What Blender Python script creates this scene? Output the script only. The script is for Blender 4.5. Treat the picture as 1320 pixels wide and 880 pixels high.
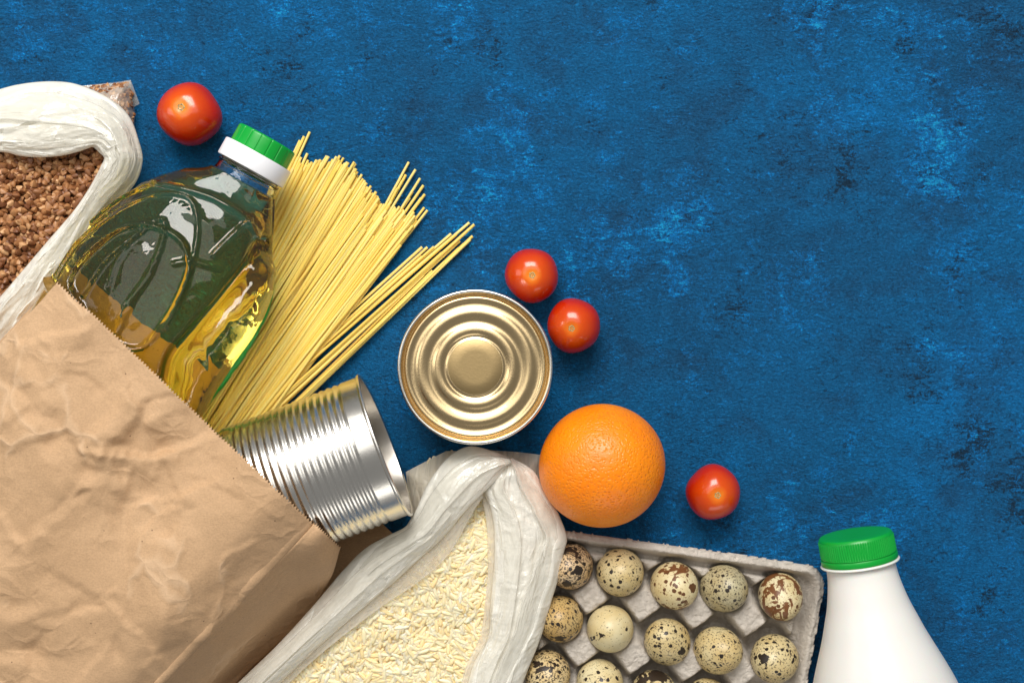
import bpy, bmesh, math, random
import numpy as np
from mathutils import Vector, Matrix, Quaternion
from mathutils.geometry import delaunay_2d_cdt

random.seed(7)
rng = np.random.RandomState(11)
for o in list(bpy.data.objects):
    bpy.data.objects.remove(o)
S = bpy.context.scene
COL = S.collection
R = math.radians

# ------------------------------------------------------------------ camera, light, exposure
CAM_H = 0.80            # metres above the table
PX = 0.0005             # one photograph pixel on the table plane
cd = bpy.data.cameras.new('camera')
cam = bpy.data.objects.new('camera', cd)
COL.objects.link(cam)
cam.location = (0, 0, CAM_H)
cam.rotation_euler = (0, 0, 0)
cd.sensor_width = 36
cd.lens = 36 * CAM_H / (1320 * PX)
cd.clip_start = 0.01
cd.clip_end = 20
S.camera = cam

wd = bpy.data.worlds.new("World")
S.world = wd
wd.use_nodes = True
bgn = wd.node_tree.nodes['Background']
bgn.inputs['Color'].default_value = (0.98, 0.98, 0.98, 1)
bgn.inputs['Strength'].default_value = 0.23

def area(name, loc, target, sx, sy, power, col):
    d = bpy.data.lights.new(name, 'AREA')
    d.shape = 'RECTANGLE'
    d.size, d.size_y = sx, sy
    d.energy = power
    d.color = col
    o = bpy.data.objects.new(name, d)
    COL.objects.link(o)
    o.location = loc
    o.rotation_euler = (Vector(target) - Vector(loc)).to_track_quat('-Z', 'Y').to_euler()
    return o
area('window_light', (-0.22, 1.66, 1.82), (0, 0, 0), 1.45, 1.05, 68.0, (1.0, 0.975, 0.94))
area('pale_ceiling_light', (-0.1, 0.50, 1.30), (0, 0.1, 0), 1.4, 0.9, 6.0, (1.0, 0.98, 0.95))
area('left_side_light', (-1.3, 0.25, 0.9), (0, 0, 0), 0.5, 0.7, 3.2, (1.0, 0.98, 0.95))  # weak area lamp from the left
area('reflector_light', (0.25, -1.15, 0.55), (0, 0, 0.03), 1.0, 0.35, 2.2, (1.0, 0.97, 0.92))

vs = S.view_settings
vs.view_transform = 'Standard'
vs.look = 'None'
vs.exposure = 0.0
vs.gamma = 1
S.cycles.use_denoising = True
S.cycles.max_bounces = 14
S.cycles.transmission_bounces = 12
S.cycles.transparent_max_bounces = 16
S.cycles.sample_clamp_indirect = 6

# ------------------------------------------------------------------ helpers
def P(px, py, z=0.0):
    k = PX * (1 - z / CAM_H)
    return ((px - 660) * k, (440 - py) * k, z)

def PA(px, py, z):
    px, py, z = np.broadcast_arrays(np.asarray(px, float), np.asarray(py, float), np.asarray(z, float))
    k = PX * (1 - z / CAM_H)
    return np.stack([(px - 660) * k, (440 - py) * k, z], -1)

def mesh(name, V, F, smooth=True, angle=None):
    V = np.asarray(V, float).reshape(-1, 3)
    m = bpy.data.meshes.new(name)
    m.from_pydata(V.tolist(), [], [tuple(int(i) for i in f) for f in F])
    m.validate()
    m.polygons.foreach_set('use_smooth', [smooth] * len(m.polygons))
    if angle is not None:
        try:
            m.set_sharp_from_angle(angle=R(angle))
        except Exception:
            pass
    m.update()
    return m

def link(name, m, mat, parent=None, loc=None):
    o = bpy.data.objects.new(name, m)
    COL.objects.link(o)
    if mat is not None and not m.materials:
        m.materials.append(mat)
    if parent is not None:
        o.parent = parent
    if loc is not None:
        o.location = loc
    return o

def part(name, V, F, mat, parent=None, smooth=True, angle=None):
    """world coordinates in, origin at the parent's base"""
    V = np.asarray(V, float).reshape(-1, 3)
    if parent is not None:
        p = parent
        off = Vector((0, 0, 0))
        while p is not None:
            off += p.location
            p = p.parent
        V = V - np.array(off)
        return link(name, mesh(name, V, F, smooth, angle), mat, parent)
    c = V.mean(0)
    c[2] = V[:, 2].min()
    return link(name, mesh(name, V - c, F, smooth, angle), mat, None, tuple(c))

def tag(o, label=None, cat=None, group=None, kind=None):
    if label: o['label'] = label
    if cat: o['category'] = cat
    if group: o['group'] = group
    if kind: o['kind'] = kind
    return o

def thing(name, loc, label, cat, group=None):
    o = bpy.data.objects.new(name, None)
    o.empty_display_size = 0.01
    COL.objects.link(o)
    o.location = loc
    return tag(o, label, cat, group)

def gridfaces(n, m, wrap_n=False, wrap_m=False, off=0, flip=False):
    F = []
    for i in range(n if wrap_n else n - 1):
        i2 = (i + 1) % n
        for j in range(m if wrap_m else m - 1):
            j2 = (j + 1) % m
            f = (off + i * m + j, off + i2 * m + j, off + i2 * m + j2, off + i * m + j2)
            F.append(f[::-1] if flip else f)
    return F

def lathe(profile, seg=64, radial=None):
    """profile [(r, z)]; returns V, F round the z axis"""
    V = []
    F = []
    th = np.linspace(0, 2 * np.pi, seg, endpoint=False)
    n = len(profile)
    for k, (r, z) in enumerate(profile):
        rr = np.full(seg, r)
        if radial is not None:
            rr = radial(k, r, z, th)
        V.append(np.stack([rr * np.cos(th), rr * np.sin(th), np.full(seg, z)], -1))
    V = np.concatenate(V)
    F = gridfaces(n, seg, False, True, flip=True)
    if profile[0][0] > 1e-9 and profile[0][0] < 1e-5 or profile[0][0] == 0:
        pass
    return V, F

def cat_rom(pts, n):
    pts = np.asarray(pts, float)
    m = len(pts)
    Pp = np.vstack([2 * pts[0] - pts[1], pts, 2 * pts[-1] - pts[-2]])
    d = np.r_[0, np.cumsum(np.maximum(np.linalg.norm(np.diff(pts[:, :2], axis=0), axis=1), 1e-6))]
    s = np.linspace(0, d[-1], n)
    out = []
    for v in s:
        i = min(max(np.searchsorted(d, v, 'right') - 1, 0), m - 2)
        t = (v - d[i]) / (d[i + 1] - d[i])
        p0, p1, p2, p3 = Pp[i], Pp[i + 1], Pp[i + 2], Pp[i + 3]
        out.append(0.5 * (2 * p1 + (p2 - p0) * t + (2 * p0 - 5 * p1 + 4 * p2 - p3) * t * t + (3 * p1 - p0 - 3 * p2 + p3) * t ** 3))
    return np.array(out)

_perm = np.random.RandomState(3).permutation(4096)
_rv = np.random.RandomState(4).rand(4096)
def vn(x, y, seed=0):
    x = np.asarray(x, float); y = np.asarray(y, float)
    xi = np.floor(x).astype(int); yi = np.floor(y).astype(int)
    fx = x - xi; fy = y - yi
    fx = fx * fx * fx * (fx * (fx * 6 - 15) + 10); fy = fy * fy * fy * (fy * (fy * 6 - 15) + 10)
    def h(a, b):
        return _rv[_perm[(_perm[(a + seed * 131) & 4095] + b) & 4095]]
    return (h(xi, yi) * (1 - fx) * (1 - fy) + h(xi + 1, yi) * fx * (1 - fy) + h(xi, yi + 1) * (1 - fx) * fy + h(xi + 1, yi + 1) * fx * fy)
def fbm(x, y, seed=0, o=4):
    s = 0; a = 0.5; t = 0
    for i in range(o):
        s = s + a * vn(x * 2 ** i, y * 2 ** i, seed + i); t += a; a *= .5
    return s / t
def ridged(x, y, seed=0):
    return 1 - np.abs(2 * vn(x, y, seed) - 1)
def sst(a, b, x):
    t = np.clip((np.asarray(x, float) - a) / (b - a), 0, 1)
    return t * t * (3 - 2 * t)
def seg_dist(px, py, curve):
    """distance of pixels to a polyline"""
    best = np.full(np.shape(px), 1e9)
    for a, b in zip(curve[:-1], curve[1:]):
        ab = b - a
        t = np.clip(((px - a[0]) * ab[0] + (py - a[1]) * ab[1]) / (ab @ ab + 1e-12), 0, 1)
        best = np.minimum(best, np.hypot(px - a[0] - t * ab[0], py - a[1] - t * ab[1]))
    return best
def inside(poly, x, y):
    r = np.zeros(np.shape(x), bool)
    n = len(poly)
    for i in range(n):
        x1, y1 = poly[i]; x2, y2 = poly[(i + 1) % n]
        c = ((y1 > y) != (y2 > y)) & (x < (x2 - x1) * (y - y1) / (y2 - y1 + 1e-12) + x1)
        r ^= c
    return r

# ------------------------------------------------------------------ material helpers
class NT:
    def __init__(s, name):
        s.m = bpy.data.materials.new(name)
        s.m.use_nodes = True
        s.t = s.m.node_tree
        s.b = s.t.nodes['Principled BSDF']
        s.out = s.t.nodes['Material Output']
    def n(s, typ, props=None, **inp):
        nd = s.t.nodes.new(typ)
        for k, v in (props or {}).items():
            setattr(nd, k, v)
        for k, v in inp.items():
            s.set(nd, k.replace('_', ' '), v)
        return nd
    def set(s, nd, k, v):
        i = nd.inputs[int(k)] if k.strip().isdigit() else nd.inputs[k]
        if isinstance(v, bpy.types.NodeSocket):
            s.t.links.new(v, i)
        elif isinstance(v, tuple) and len(v) == 3 and i.type == 'RGBA':
            i.default_value = (*v, 1)
        else:
            i.default_value = v
    def coord(s, kind='Object', scale=(1, 1, 1), rot=(0, 0, 0), loc=(0, 0, 0)):
        c = s.n('ShaderNodeTexCoord')
        m = s.n('ShaderNodeMapping')
        s.set(m, 'Vector', c.outputs[kind]); m.inputs['Scale'].default_value = scale
        m.inputs['Rotation'].default_value = rot; m.inputs['Location'].default_value = loc
        return m.outputs[0]
    def noise(s, v, scale, detail=4, rough=.55, dist=0., out=0):
        nd = s.n('ShaderNodeTexNoise')
        s.set(nd, 'Vector', v); nd.inputs['Scale'].default_value = scale; nd.inputs['Detail'].default_value = detail
        nd.inputs['Roughness'].default_value = rough; nd.inputs['Distortion'].default_value = dist
        return nd.outputs[out]
    def voro(s, v, scale, feature='F1', rnd=1., out=0):
        nd = s.n('ShaderNodeTexVoronoi', {'feature': feature})
        s.set(nd, 'Vector', v); nd.inputs['Scale'].default_value = scale; nd.inputs['Randomness'].default_value = rnd
        return nd.outputs[out]
    def ramp(s, f, stops, interp='LINEAR'):
        nd = s.n('ShaderNodeValToRGB')
        nd.color_ramp.interpolation = interp
        el = nd.color_ramp.elements
        while len(el) < len(stops): el.new(0.5)
        for e, (p, c) in zip(el, stops):
            e.position = p
            e.color = (c, c, c, 1) if isinstance(c, (int, float)) else (*c, 1)
        s.set(nd, 'Fac', f)
        return nd.outputs[0]
    def mix(s, f, a, b, blend='MIX'):
        nd = s.n('ShaderNodeMix', {'data_type': 'RGBA', 'blend_type': blend})
        for i, v in ((0, f), (6, a), (7, b)):
            if isinstance(v, bpy.types.NodeSocket): s.t.links.new(v, nd.inputs[i])
            elif isinstance(v, (int, float)) and i: nd.inputs[i].default_value = (v, v, v, 1)
            elif isinstance(v, tuple): nd.inputs[i].default_value = (*v, 1)
            else: nd.inputs[i].default_value = v
        return nd.outputs[2]
    def math(s, op, a, b=0., c=None):
        nd = s.n('ShaderNodeMath', {'operation': op})
        for i, v in enumerate((a, b, c)):
            if v is None: continue
            if isinstance(v, bpy.types.NodeSocket): s.t.links.new(v, nd.inputs[i])
            else: nd.inputs[i].default_value = v
        return nd.outputs[0]
    def bump(s, h, dist, strength=1., normal=None):
        nd = s.n('ShaderNodeBump')
        s.set(nd, 'Height', h); nd.inputs['Distance'].default_value = dist; nd.inputs['Strength'].default_value = strength
        if normal is not None: s.set(nd, 'Normal', normal)
        return nd.outputs[0]
    def P(s, **k):
        for a, v in k.items():
            s.set(s.b, a.replace('_', ' '), v)
        return s

def simple(name, col, rough=.5, metal=0., **k):
    t = NT(name)
    t.P(Base_Color=col, Roughness=rough, Metallic=metal, **k)
    return t.m

# ------------------------------------------------------------------ table: painted blue plaster board
def mat_table():
    t = NT('blue_painted_plaster')
    c = t.coord('Object')
    DK = []
    def blobs(lst):
        acc = None
        for (x, y, rad, w) in lst:
            d = t.n('ShaderNodeVectorMath', {'operation': 'DISTANCE'})
            t.set(d, '0', wc); d.inputs[1].default_value = P(x, y, 0)
            mr = t.n('ShaderNodeMapRange', {'interpolation_type': 'SMOOTHSTEP'})
            t.set(mr, 'Value', d.outputs['Value']); mr.inputs[1].default_value = 0; mr.inputs[2].default_value = rad * PX * 1.7
            mr.inputs[3].default_value = w; mr.inputs[4].default_value = 0
            mr.inputs[3].default_value = w * (.8 if lst is DK else 1.)
            acc = mr.outputs[0] if acc is None else t.math('ADD', acc, mr.outputs[0])
        return acc
    # warped coordinates so that nothing is round
    wv = t.n('ShaderNodeTexNoise'); t.set(wv, 'Vector', c); wv.inputs['Scale'].default_value = 22; wv.inputs['Detail'].default_value = 4
    sub = t.n('ShaderNodeVectorMath', {'operation': 'SUBTRACT'}); t.set(sub, '0', wv.outputs['Color']); sub.inputs[1].default_value = (.5, .5, .5)
    scl = t.n('ShaderNodeVectorMath', {'operation': 'SCALE'}); t.set(scl, '0', sub.outputs[0]); scl.inputs['Scale'].default_value = .055
    add = t.n('ShaderNodeVectorMath', {'operation': 'ADD'}); t.set(add, '0', c); t.set(add, '1', scl.outputs[0])
    wc = add.outputs[0]
    light = blobs([(590, 30, 45, .7), (1060, 10, 45, .8), (1200, 60, 85, .6), (1225, 195, 62, 1.), (1312, 262, 26, 1.), (800, 215, 38, .7), (862, 288, 34, .9), (752, 325, 55, .7),
                   (585, 290, 55, .8), (690, 225, 35, .6), (1030, 395, 45, .5), (1300, 705, 34, .6), (1238, 335, 50, .7), (650, 140, 45, .5), (40, 40, 70, .5), (480, 160, 50, .5), (1150, 700, 40, .5), (230, 30, 60, .4)])
    DK.extend([(1095, 224, 30, 1.), (765, 142, 32, .9), (1155, 52, 28, .9), (1305, 40, 55, .9), (945, 405, 32, .8), (1180, 210, 22, .7), (1246, 340, 34, .8), (1265, 562, 18, .8), (350, 90, 55, .5),
                  (1275, 765, 26, .8), (640, 60, 40, .4), (1290, 620, 110, .3), (1100, 720, 120, .25), (1050, 160, 90, .35), (1120, 600, 30, .5), (905, 20, 30, .4)])
    dark = blobs(DK)
    big = t.noise(wc, 5.0, 4, .6, .3)
    mid = t.noise(t.coord('Object', loc=(3, 1, .3)), 19, 6, .68, .6)
    fine = t.noise(t.coord('Object', scale=(1, 1.35, 1), rot=(0, 0, R(38))), 520, 4, .8, .5)
    fine2 = t.noise(t.coord('Object', scale=(1.3, 1, 1), rot=(0, 0, R(-22)), loc=(5, 0, 0)), 560, 3, .72, .8)
    sa = t.noise(t.coord('Object', scale=(1, 2.8, 1), rot=(0, 0, R(-38)), loc=(0, 0, .2)), 110, 4, .75, 1.2)
    sb = t.noise(t.coord('Object', scale=(1, 2.6, 1), rot=(0, 0, R(48)), loc=(2, 7, .1)), 120, 4, .75, 1.2)
    sel = t.ramp(t.noise(c, 24, 3), [(.44, 0), (.56, 1)])
    stx = t.mix(sel, sa, sb)
    base = t.ramp(big, [(.30, (.006, .090, .220)), (.46, (.005, .124, .310)), (.56, (.004, .146, .37)), (.72, (.003, .185, .49))])
    base = t.mix(t.math('MULTIPLY', t.ramp(mid, [(.36, 1), (.52, 0)]), .55), base, (.012, .066, .150))
    ragged = t.math('MULTIPLY', t.math('SUBTRACT', t.math('ADD', t.math('MULTIPLY', stx, .55), t.math('MULTIPLY', fine2, .45)), .5), 5.5)
    cl = t.math('MULTIPLY', t.math('SUBTRACT', t.noise(t.coord('Object', loc=(3, 8, .5)), 62, 5, .7, .5), .5), 2.4)
    cl2 = t.math('MULTIPLY', t.math('SUBTRACT', t.noise(t.coord('Object', loc=(6, 1, .5)), 75, 5, .7, .5), .5), 2.2)
    light = t.math('ADD', t.math('MULTIPLY', light, .62), cl)
    dark = t.math('ADD', t.math('MULTIPLY', dark, .8), cl2)
    ml = t.math('ADD', light, t.math('MULTIPLY', t.math('SUBTRACT', t.noise(t.coord('Object', loc=(9, 4, .5)), 12, 6, .68, .6), .5), 2.4))
    lp = t.ramp(t.math('ADD', ml, ragged), [(.30, 0), (.85, 1)])
    base = t.mix(t.math('MULTIPLY', lp, .72), base, (.002, .225, .66))
    lp2 = t.ramp(t.math('ADD', ml, t.math('MULTIPLY', ragged, 1.0)), [(.97, 0), (1.0, 1)])
    base = t.mix(t.math('MULTIPLY', lp2, .75), base, (.012, .40, .74))
    md = t.math('ADD', dark, t.math('MULTIPLY', t.math('SUBTRACT', t.noise(t.coord('Object', loc=(21, 2, .4)), 16, 5, .65, .4), .5), 2.2))
    dp = t.ramp(t.math('SUBTRACT', md, t.math('MULTIPLY', ragged, .9)), [(.42, 0), (.95, 1)])
    base = t.mix(t.math('MULTIPLY', dp, .88), base, (.007, .024, .045))
    base = t.mix(.22, base, t.ramp(stx, [(.36, .45), (.5, 1.), (.64, 1.7)]), 'MULTIPLY')
    base = t.mix(.52, base, t.ramp(fine, [(.34, .30), (.5, 1.), (.68, 2.1)]), 'MULTIPLY')
    h = t.math('ADD', t.math('MULTIPLY', fine, .8), t.math('MULTIPLY', fine2, .6))
    h = t.math('ADD', h, t.math('MULTIPLY', stx, .6))
    nb = t.bump(t.math('ADD', h, t.math('MULTIPLY', mid, 1.5)), .0036, 1.)
    t.P(Base_Color=base, Roughness=.55, Normal=nb)
    t.b.inputs['Specular IOR Level'].default_value = .22
    return t.m
ts = 1.6
V = [(-ts, -ts, -.02), (ts, -ts, -.02), (ts, ts, -.02), (-ts, ts, -.02), (-ts, -ts, 0), (ts, -ts, 0), (ts, ts, 0), (-ts, ts, 0)]
F = [(3, 2, 1, 0), (4, 5, 6, 7), (0, 1, 5, 4), (1, 2, 6, 5), (2, 3, 7, 6), (3, 0, 4, 7)]
tb = link('table_surface', mesh('table_surface', V, F, False), mat_table())
tag(tb, 'blue scrubbed plaster-painted backdrop board under the groceries', kind='structure')

# ------------------------------------------------------------------ kraft paper bag
def mat_kraft(name, tint=1.):
    t = NT(name)
    c = t.coord('Object')
    n1 = t.noise(c, 14, 4, .6)
    n2 = t.noise(c, 900, 3, .7)
    n3 = t.noise(t.coord('Object', scale=(1, 5, 1), rot=(0, 0, R(44))), 350, 3, .7)
    col = t.ramp(n1, [(.3, (.49 * tint, .310 * tint, .170 * tint)), (.7, (.56 * tint, .362 * tint, .205 * tint))])
    col = t.mix(.35, col, t.ramp(n2, [(.35, .72), (.6, 1.12)]), 'MULTIPLY')
    col = t.mix(.25, col, t.ramp(n3, [(.35, .75), (.6, 1.1)]), 'MULTIPLY')
    sp = t.voro(c, 170)
    spm = t.voro(c, 170, out=1)
    dots = t.math('MULTIPLY', t.math('LESS_THAN', sp, .075), t.math('GREATER_THAN', spm, .74))
    col = t.mix(t.math('MULTIPLY', dots, .75), col, (.10, .055, .03))
    h = t.math('ADD', t.math('MULTIPLY', n2, .5), t.math('MULTIPLY', n3, .6))
    nb = t.bump(h, .00035, .6)
    wr = t.noise(t.coord('Object', scale=(1, 1, 1)), 55, 3, .6, .6)
    nb = t.bump(wr, .0007, .5, nb)
    wx = t.n('ShaderNodeTexNoise'); t.set(wx, 'Vector', c); wx.inputs['Scale'].default_value = 18; wx.inputs['Detail'].default_value = 3
    ws = t.n('ShaderNodeVectorMath', {'operation': 'SCALE'}); t.set(ws, '0', wx.outputs['Color']); ws.inputs['Scale'].default_value = .05
    wa = t.n('ShaderNodeVectorMath', {'operation': 'ADD'}); t.set(wa, '0', c); t.set(wa, '1', ws.outputs[0])
    e1 = t.ramp(t.voro(wa.outputs[0], 26, 'DISTANCE_TO_EDGE'), [(0, 1), (.09, .25), (.2, 0)])
    e2 = t.ramp(t.voro(wa.outputs[0], 62, 'DISTANCE_TO_EDGE'), [(0, 1), (.20, 0)])
    mk = t.ramp(t.noise(t.coord('Object', loc=(4, 4, 4)), 16, 3), [(.48, 0), (.60, 1)])
    mk2 = t.ramp(t.noise(t.coord('Object', loc=(1, 7, 4)), 20, 3), [(.46, 0), (.60, 1)])
    cz = t.math('ADD', t.math('MULTIPLY', e1, mk), t.math('MULTIPLY', t.math('MULTIPLY', e2, mk2), .5))
    col = t.mix(t.math('MULTIPLY', t.ramp(cz, [(.55, 0), (1., 1)]), .28), col, (.72, .52, .34))
    nb = t.bump(cz, .0012, .8, nb)
    t.P(Base_Color=col, Roughness=.72, Normal=nb)
    t.b.inputs['Specular IOR Level'].default_value = .3
    return t.m
KRAFT = mat_kraft('kraft_paper')

UX, UY = 0.727, 0.687        # along the mouth
VX, VY = -0.687, 0.727       # into the bag
def bag_px(u, v):
    return 75 + UX * u + VX * v, 365 + UY * u + VY * v

# crumple facets: heights on irregular points, linear over a triangulation
def facet_field(spacing, amp, seed, extra=()):
    r = np.random.RandomState(seed)
    pts = []
    hs = []
    u = -120
    while u < 640:
        v = -120
        while v < 1000:
            pts.append((u + r.uniform(-.42, .42) * spacing, v + r.uniform(-.42, .42) * spacing))
            hs.append(r.normal() * amp)
            v += spacing
        u += spacing
    for (a, b, h) in extra:
        pts.append((a, b)); hs.append(h)
    res = delaunay_2d_cdt([Vector(p) for p in pts], [], [], 0, 1e-5)
    vo = np.array([tuple(v) for v in res[0]])
    orig = res[3]
    hh = np.array([hs[o[0]] if o else 0 for o in orig])
    return vo, hh, res[2]
def eval_facets(field, U, Vv):
    vo, hh, tris = field
    out = np.zeros(U.shape)
    u0 = U[:, 0]; v0 = Vv[0, :]
    for t in tris:
        a, b, c = vo[t[0]], vo[t[1]], vo[t[2]]
        mn = np.minimum(np.minimum(a, b), c); mx = np.maximum(np.maximum(a, b), c)
        i0, i1 = np.searchsorted(u0, mn[0]), np.searchsorted(u0, mx[0])
        j0, j1 = np.searchsorted(v0, mn[1]), np.searchsorted(v0, mx[1])
        if i1 <= i0 or j1 <= j0: continue
        X = U[i0:i1, j0:j1]; Y = Vv[i0:i1, j0:j1]
        d = (b[1] - c[1]) * (a[0] - c[0]) + (c[0] - b[0]) * (a[1] - c[1])
        if abs(d) < 1e-9: continue
        l1 = ((b[1] - c[1]) * (X - c[0]) + (c[0] - b[0]) * (Y - c[1])) / d
        l2 = ((c[1] - a[1]) * (X - c[0]) + (a[0] - c[0]) * (Y - c[1])) / d
        l3 = 1 - l1 - l2
        m = (l1 >= -1e-6) & (l2 >= -1e-6) & (l3 >= -1e-6)
        w = l1 * hh[t[0]] + l2 * hh[t[1]] + l3 * hh[t[2]]
        out[i0:i1, j0:j1] = np.where(m, w, out[i0:i1, j0:j1])
    return out
def blur(A, n):
    for _ in range(n):
        A = (np.vstack([A[:1], A[:-1]]) + A * 2 + np.vstack([A[1:], A[-1:]])) / 4
        A = (np.hstack([A[:, :1], A[:, :-1]]) + A * 2 + np.hstack([A[:, 1:], A[:, -1:]])) / 4
    return A
def px2uv(x, y):
    dx, dy = x - 75, y - 365
    return dx * UX + dy * UY, dx * VX + dy * VY

FOLD_U = 452.0
def bag_top_z(U, Vv):
    """smooth height of the upper sheet, metres"""
    base = 0.104
    # over the bottle and the can it is high, between them it sags
    sag = -0.014 * np.exp(-((U - 275) / 55) ** 2) * np.exp(-(Vv / 160) ** 2)
    left = -(0.008 + .036 * sst(60, 300, Vv)) * sst(75, -20, U)
    right = -0.022 * sst(385, 490, U)
    back = -0.020 * sst(150, 600, Vv)
    return base + sag + left + right + back

def build_bag():
    root = thing('paper_bag', P(150, 640, 0), 'crumpled brown kraft paper bag with zigzag-cut mouth lying on its side', 'paper bag')
    U1 = np.arange(0, FOLD_U + .1, 2.26)
    V1 = np.r_[np.arange(0, 560, 2.5), np.arange(560, 960, 12.)]
    U, Vv = np.meshgrid(U1, V1, indexing='ij')
    creases = [  # photographed crease lines: (x0,y0,x1,y1,height mm,width px)
        (0, 490, 126, 590, 2.6, 42), (126, 590, 216, 590, 2.4, 26), (126, 590, 92, 565, 1.8, 18), (126, 590, 24, 705, 1.6, 36),
        (0, 665, 24, 705, 1.5, 25), (24, 705, 60, 690, 1.0, 20), (60, 735, 133, 775, 1.4, 26), (133, 775, 205, 850, 1.5, 26),
        (133, 775, 150, 760, .8, 15), (133, 775, 90, 790, 1.0, 20), (180, 520, 126, 590, 1.8, 30), (215, 590, 275, 560, 1.8, 28),
        (190, 520, 250, 500, 1.2, 20), (10, 460, 60, 440, 1.6, 24), (60, 440, 110, 425, 1.4, 20), (0, 590, 90, 560, 1.2, 26),
        (180, 650, 270, 625, 1.3, 20), (190, 685, 240, 640, 1.0, 16), (270, 625, 310, 640, 1.0, 18), (275, 560, 330, 600, 1.4, 30),
        (240, 640, 215, 592, .9, 18), (40, 800, 133, 775, .9, 24), (100, 880, 140, 835, 1.1, 22), (150, 470, 175, 530, 1.2, 20),
        (90, 480, 130, 500, 1.1, 18), (290, 720, 330, 700, .7, 16)]
    X, Y = bag_px(U, Vv)
    def zsheet(U, Vv, X, Y, big, med, fin):
        z = bag_top_z(U, Vv)
        mask = .35 + 1.0 * vn(U / 130, Vv / 130, 5)
        d = .0034 * big * 1. + .0011 * med * mask ** 2 + .0015 * fin * sst(.75, 1.15, mask)
        for k, (x0, y0, x1, y1, h, w) in enumerate(creases):
            a = np.array([x0, y0], float); b = np.array([x1, y1], float)
            ab = b - a; L = np.hypot(*ab)
            tt = ((X - x0) * ab[0] + (Y - y0) * ab[1]) / L
            nd = ((X - x0) * -ab[1] + (Y - y0) * ab[0]) / L + 9 * (vn(tt / 22, tt * 0, 30 + k) - .5) + 3 * (vn(tt / 7, tt * 0, 60 + k) - .5)
            win = sst(-.25 * L, .08 * L, tt) * sst(1.25 * L, .92 * L, tt)
            tent = np.maximum(0, 1 - np.abs(nd) / w)
            one = np.where(nd > 0, tent, np.maximum(0, 1 - np.abs(nd) / (w * .4)))
            d = d + h * .0013 * one * win * (1 if k % 3 else -.8)
        return z + d
    big = blur(eval_facets(facet_field(105, .8, 2), U, Vv), 3)
    med = blur(eval_facets(facet_field(48, .9, 5), U, Vv), 1)
    fin = blur(eval_facets(facet_field(21, .8, 9), U, Vv), 1)
    z = zsheet(U, Vv, X, Y, big, med, fin)
    z += .0006 * (fbm(U / 30, Vv / 30, 8) - .5)
    # zigzag cut
    Vt = Vv.copy()
    Vt[:, 0] += np.where(np.arange(len(U1)) % 2 == 0, -2.2, 1.6) + 5 * (fbm(U1 / 70, U1 * 0, 3) - .5)
    X, Y = bag_px(U, Vt)
    X = X - np.where(U < 60, (60 - U) * 0.05 * vn(Vv / 40, U * 0, 6), 0)
    pts = PA(X, Y, z)
    F = gridfaces(len(U1), len(V1), flip=True)
    o = part('front_panel', pts, F, KRAFT, root)
    sol = o.modifiers.new('thickness', 'SOLIDIFY'); sol.thickness = .00025; sol.offset = 0
    # side panel: from the fold down to the table; outer edge traced from the photograph
    n2, m2 = len(V1), 30
    W = np.linspace(0, 1, m2)
    zf = z[-1, :]
    outer = cat_rom([(438, 706), (431, 732), (424, 748), (402, 786), (380, 809), (355, 833), (305, 880), (200, 985), (60, 1120), (-170, 1340)], 400)
    ou, ov = px2uv(outer[:, 0], outer[:, 1])
    V2 = V1
    uo = np.interp(V2, ov, ou)
    uf = np.full(len(V2), FOLD_U)
    UU = uf[:, None] + (uo - uf)[:, None] * W[None, :]
    VV = np.repeat(V2[:, None], m2, 1)
    VV[0] = V2[0] + np.where(np.arange(m2) % 2 == 0, -2.0, 1.6) - 2
    zz = zf[:, None] * (1 - W[None, :]) + (.012 + .030 * sst(90, 0, V2))[:, None] * W[None, :] - .004 * np.sin(W * np.pi)[None, :] + sst(90, 0, V2)[:, None] * (.020 * np.sin(W * np.pi) + .008 * W)[None, :]
    zz = zz + (.0022 * (vn(UU / 34, VV / 50, 61) - .5) + .0016 * (ridged(UU / 60, VV / 80, 62) - .5)) * np.sin(W * np.pi)[None, :] ** .5
    # first strip is a narrow doubled edge along the fold
    zz[:, 1] += .0006
    XX, YY = bag_px(UU, VV)
    XX[:, 0], YY[:, 0] = X[-1, :], Y[-1, :]
    o = part('side_panel', PA(XX, YY, zz), gridfaces(n2, m2), KRAFT, root)
    sol = o.modifiers.new('thickness', 'SOLIDIFY'); sol.thickness = .00025; sol.offset = 0
    # folded lip along the edge between front and side
    lu = np.array([-11., -9.5, 0., 1.2])
    LU = FOLD_U + lu[None, :] + 5 * (vn(V1 / 110, V1 * 0, 71) - .5)[:, None] * np.array([1, 1, .2, 0])[None, :]
    LV = np.repeat(V1[:, None] + 3, 4, 1)
    zi = np.interp(LU.ravel() * 0 + FOLD_U, [0, 1], [0, 1])
    idx = np.searchsorted(U1, FOLD_U - 11)
    zl = np.stack([z[idx, :] + .00015, z[idx + 1, :] + .0010, z[-1, :] + .0008, z[-1, :] - .0004], -1)
    LX, LY = bag_px(LU, LV)
    part('fold_lip', PA(LX, LY, zl), gridfaces(len(V1), 4), KRAFT, root)
    # left side panel down to the table
    W = np.linspace(0, 1, 14)
    zz = z[0, :][:, None] * (1 - W) + .003 * W
    UU = 0 - 3 * W[None, :] * np.ones((len(V1), 1)) + 4 * np.sin(W * np.pi * 2)[None, :]
    XX, YY = bag_px(UU, np.repeat(V1[:, None], 14, 1))
    XX[:, 0] = X[0, :]; YY[:, 0] = Y[0, :]
    part('side_panel', PA(XX, YY, zz), gridfaces(len(V1), 14, flip=True), KRAFT, root)
    # back panel on the table
    nu, nv = 60, 70
    UU, VV = np.meshgrid(np.linspace(0, 545, nu), np.r_[np.linspace(-62, 900, nv)], indexing='ij')
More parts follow.
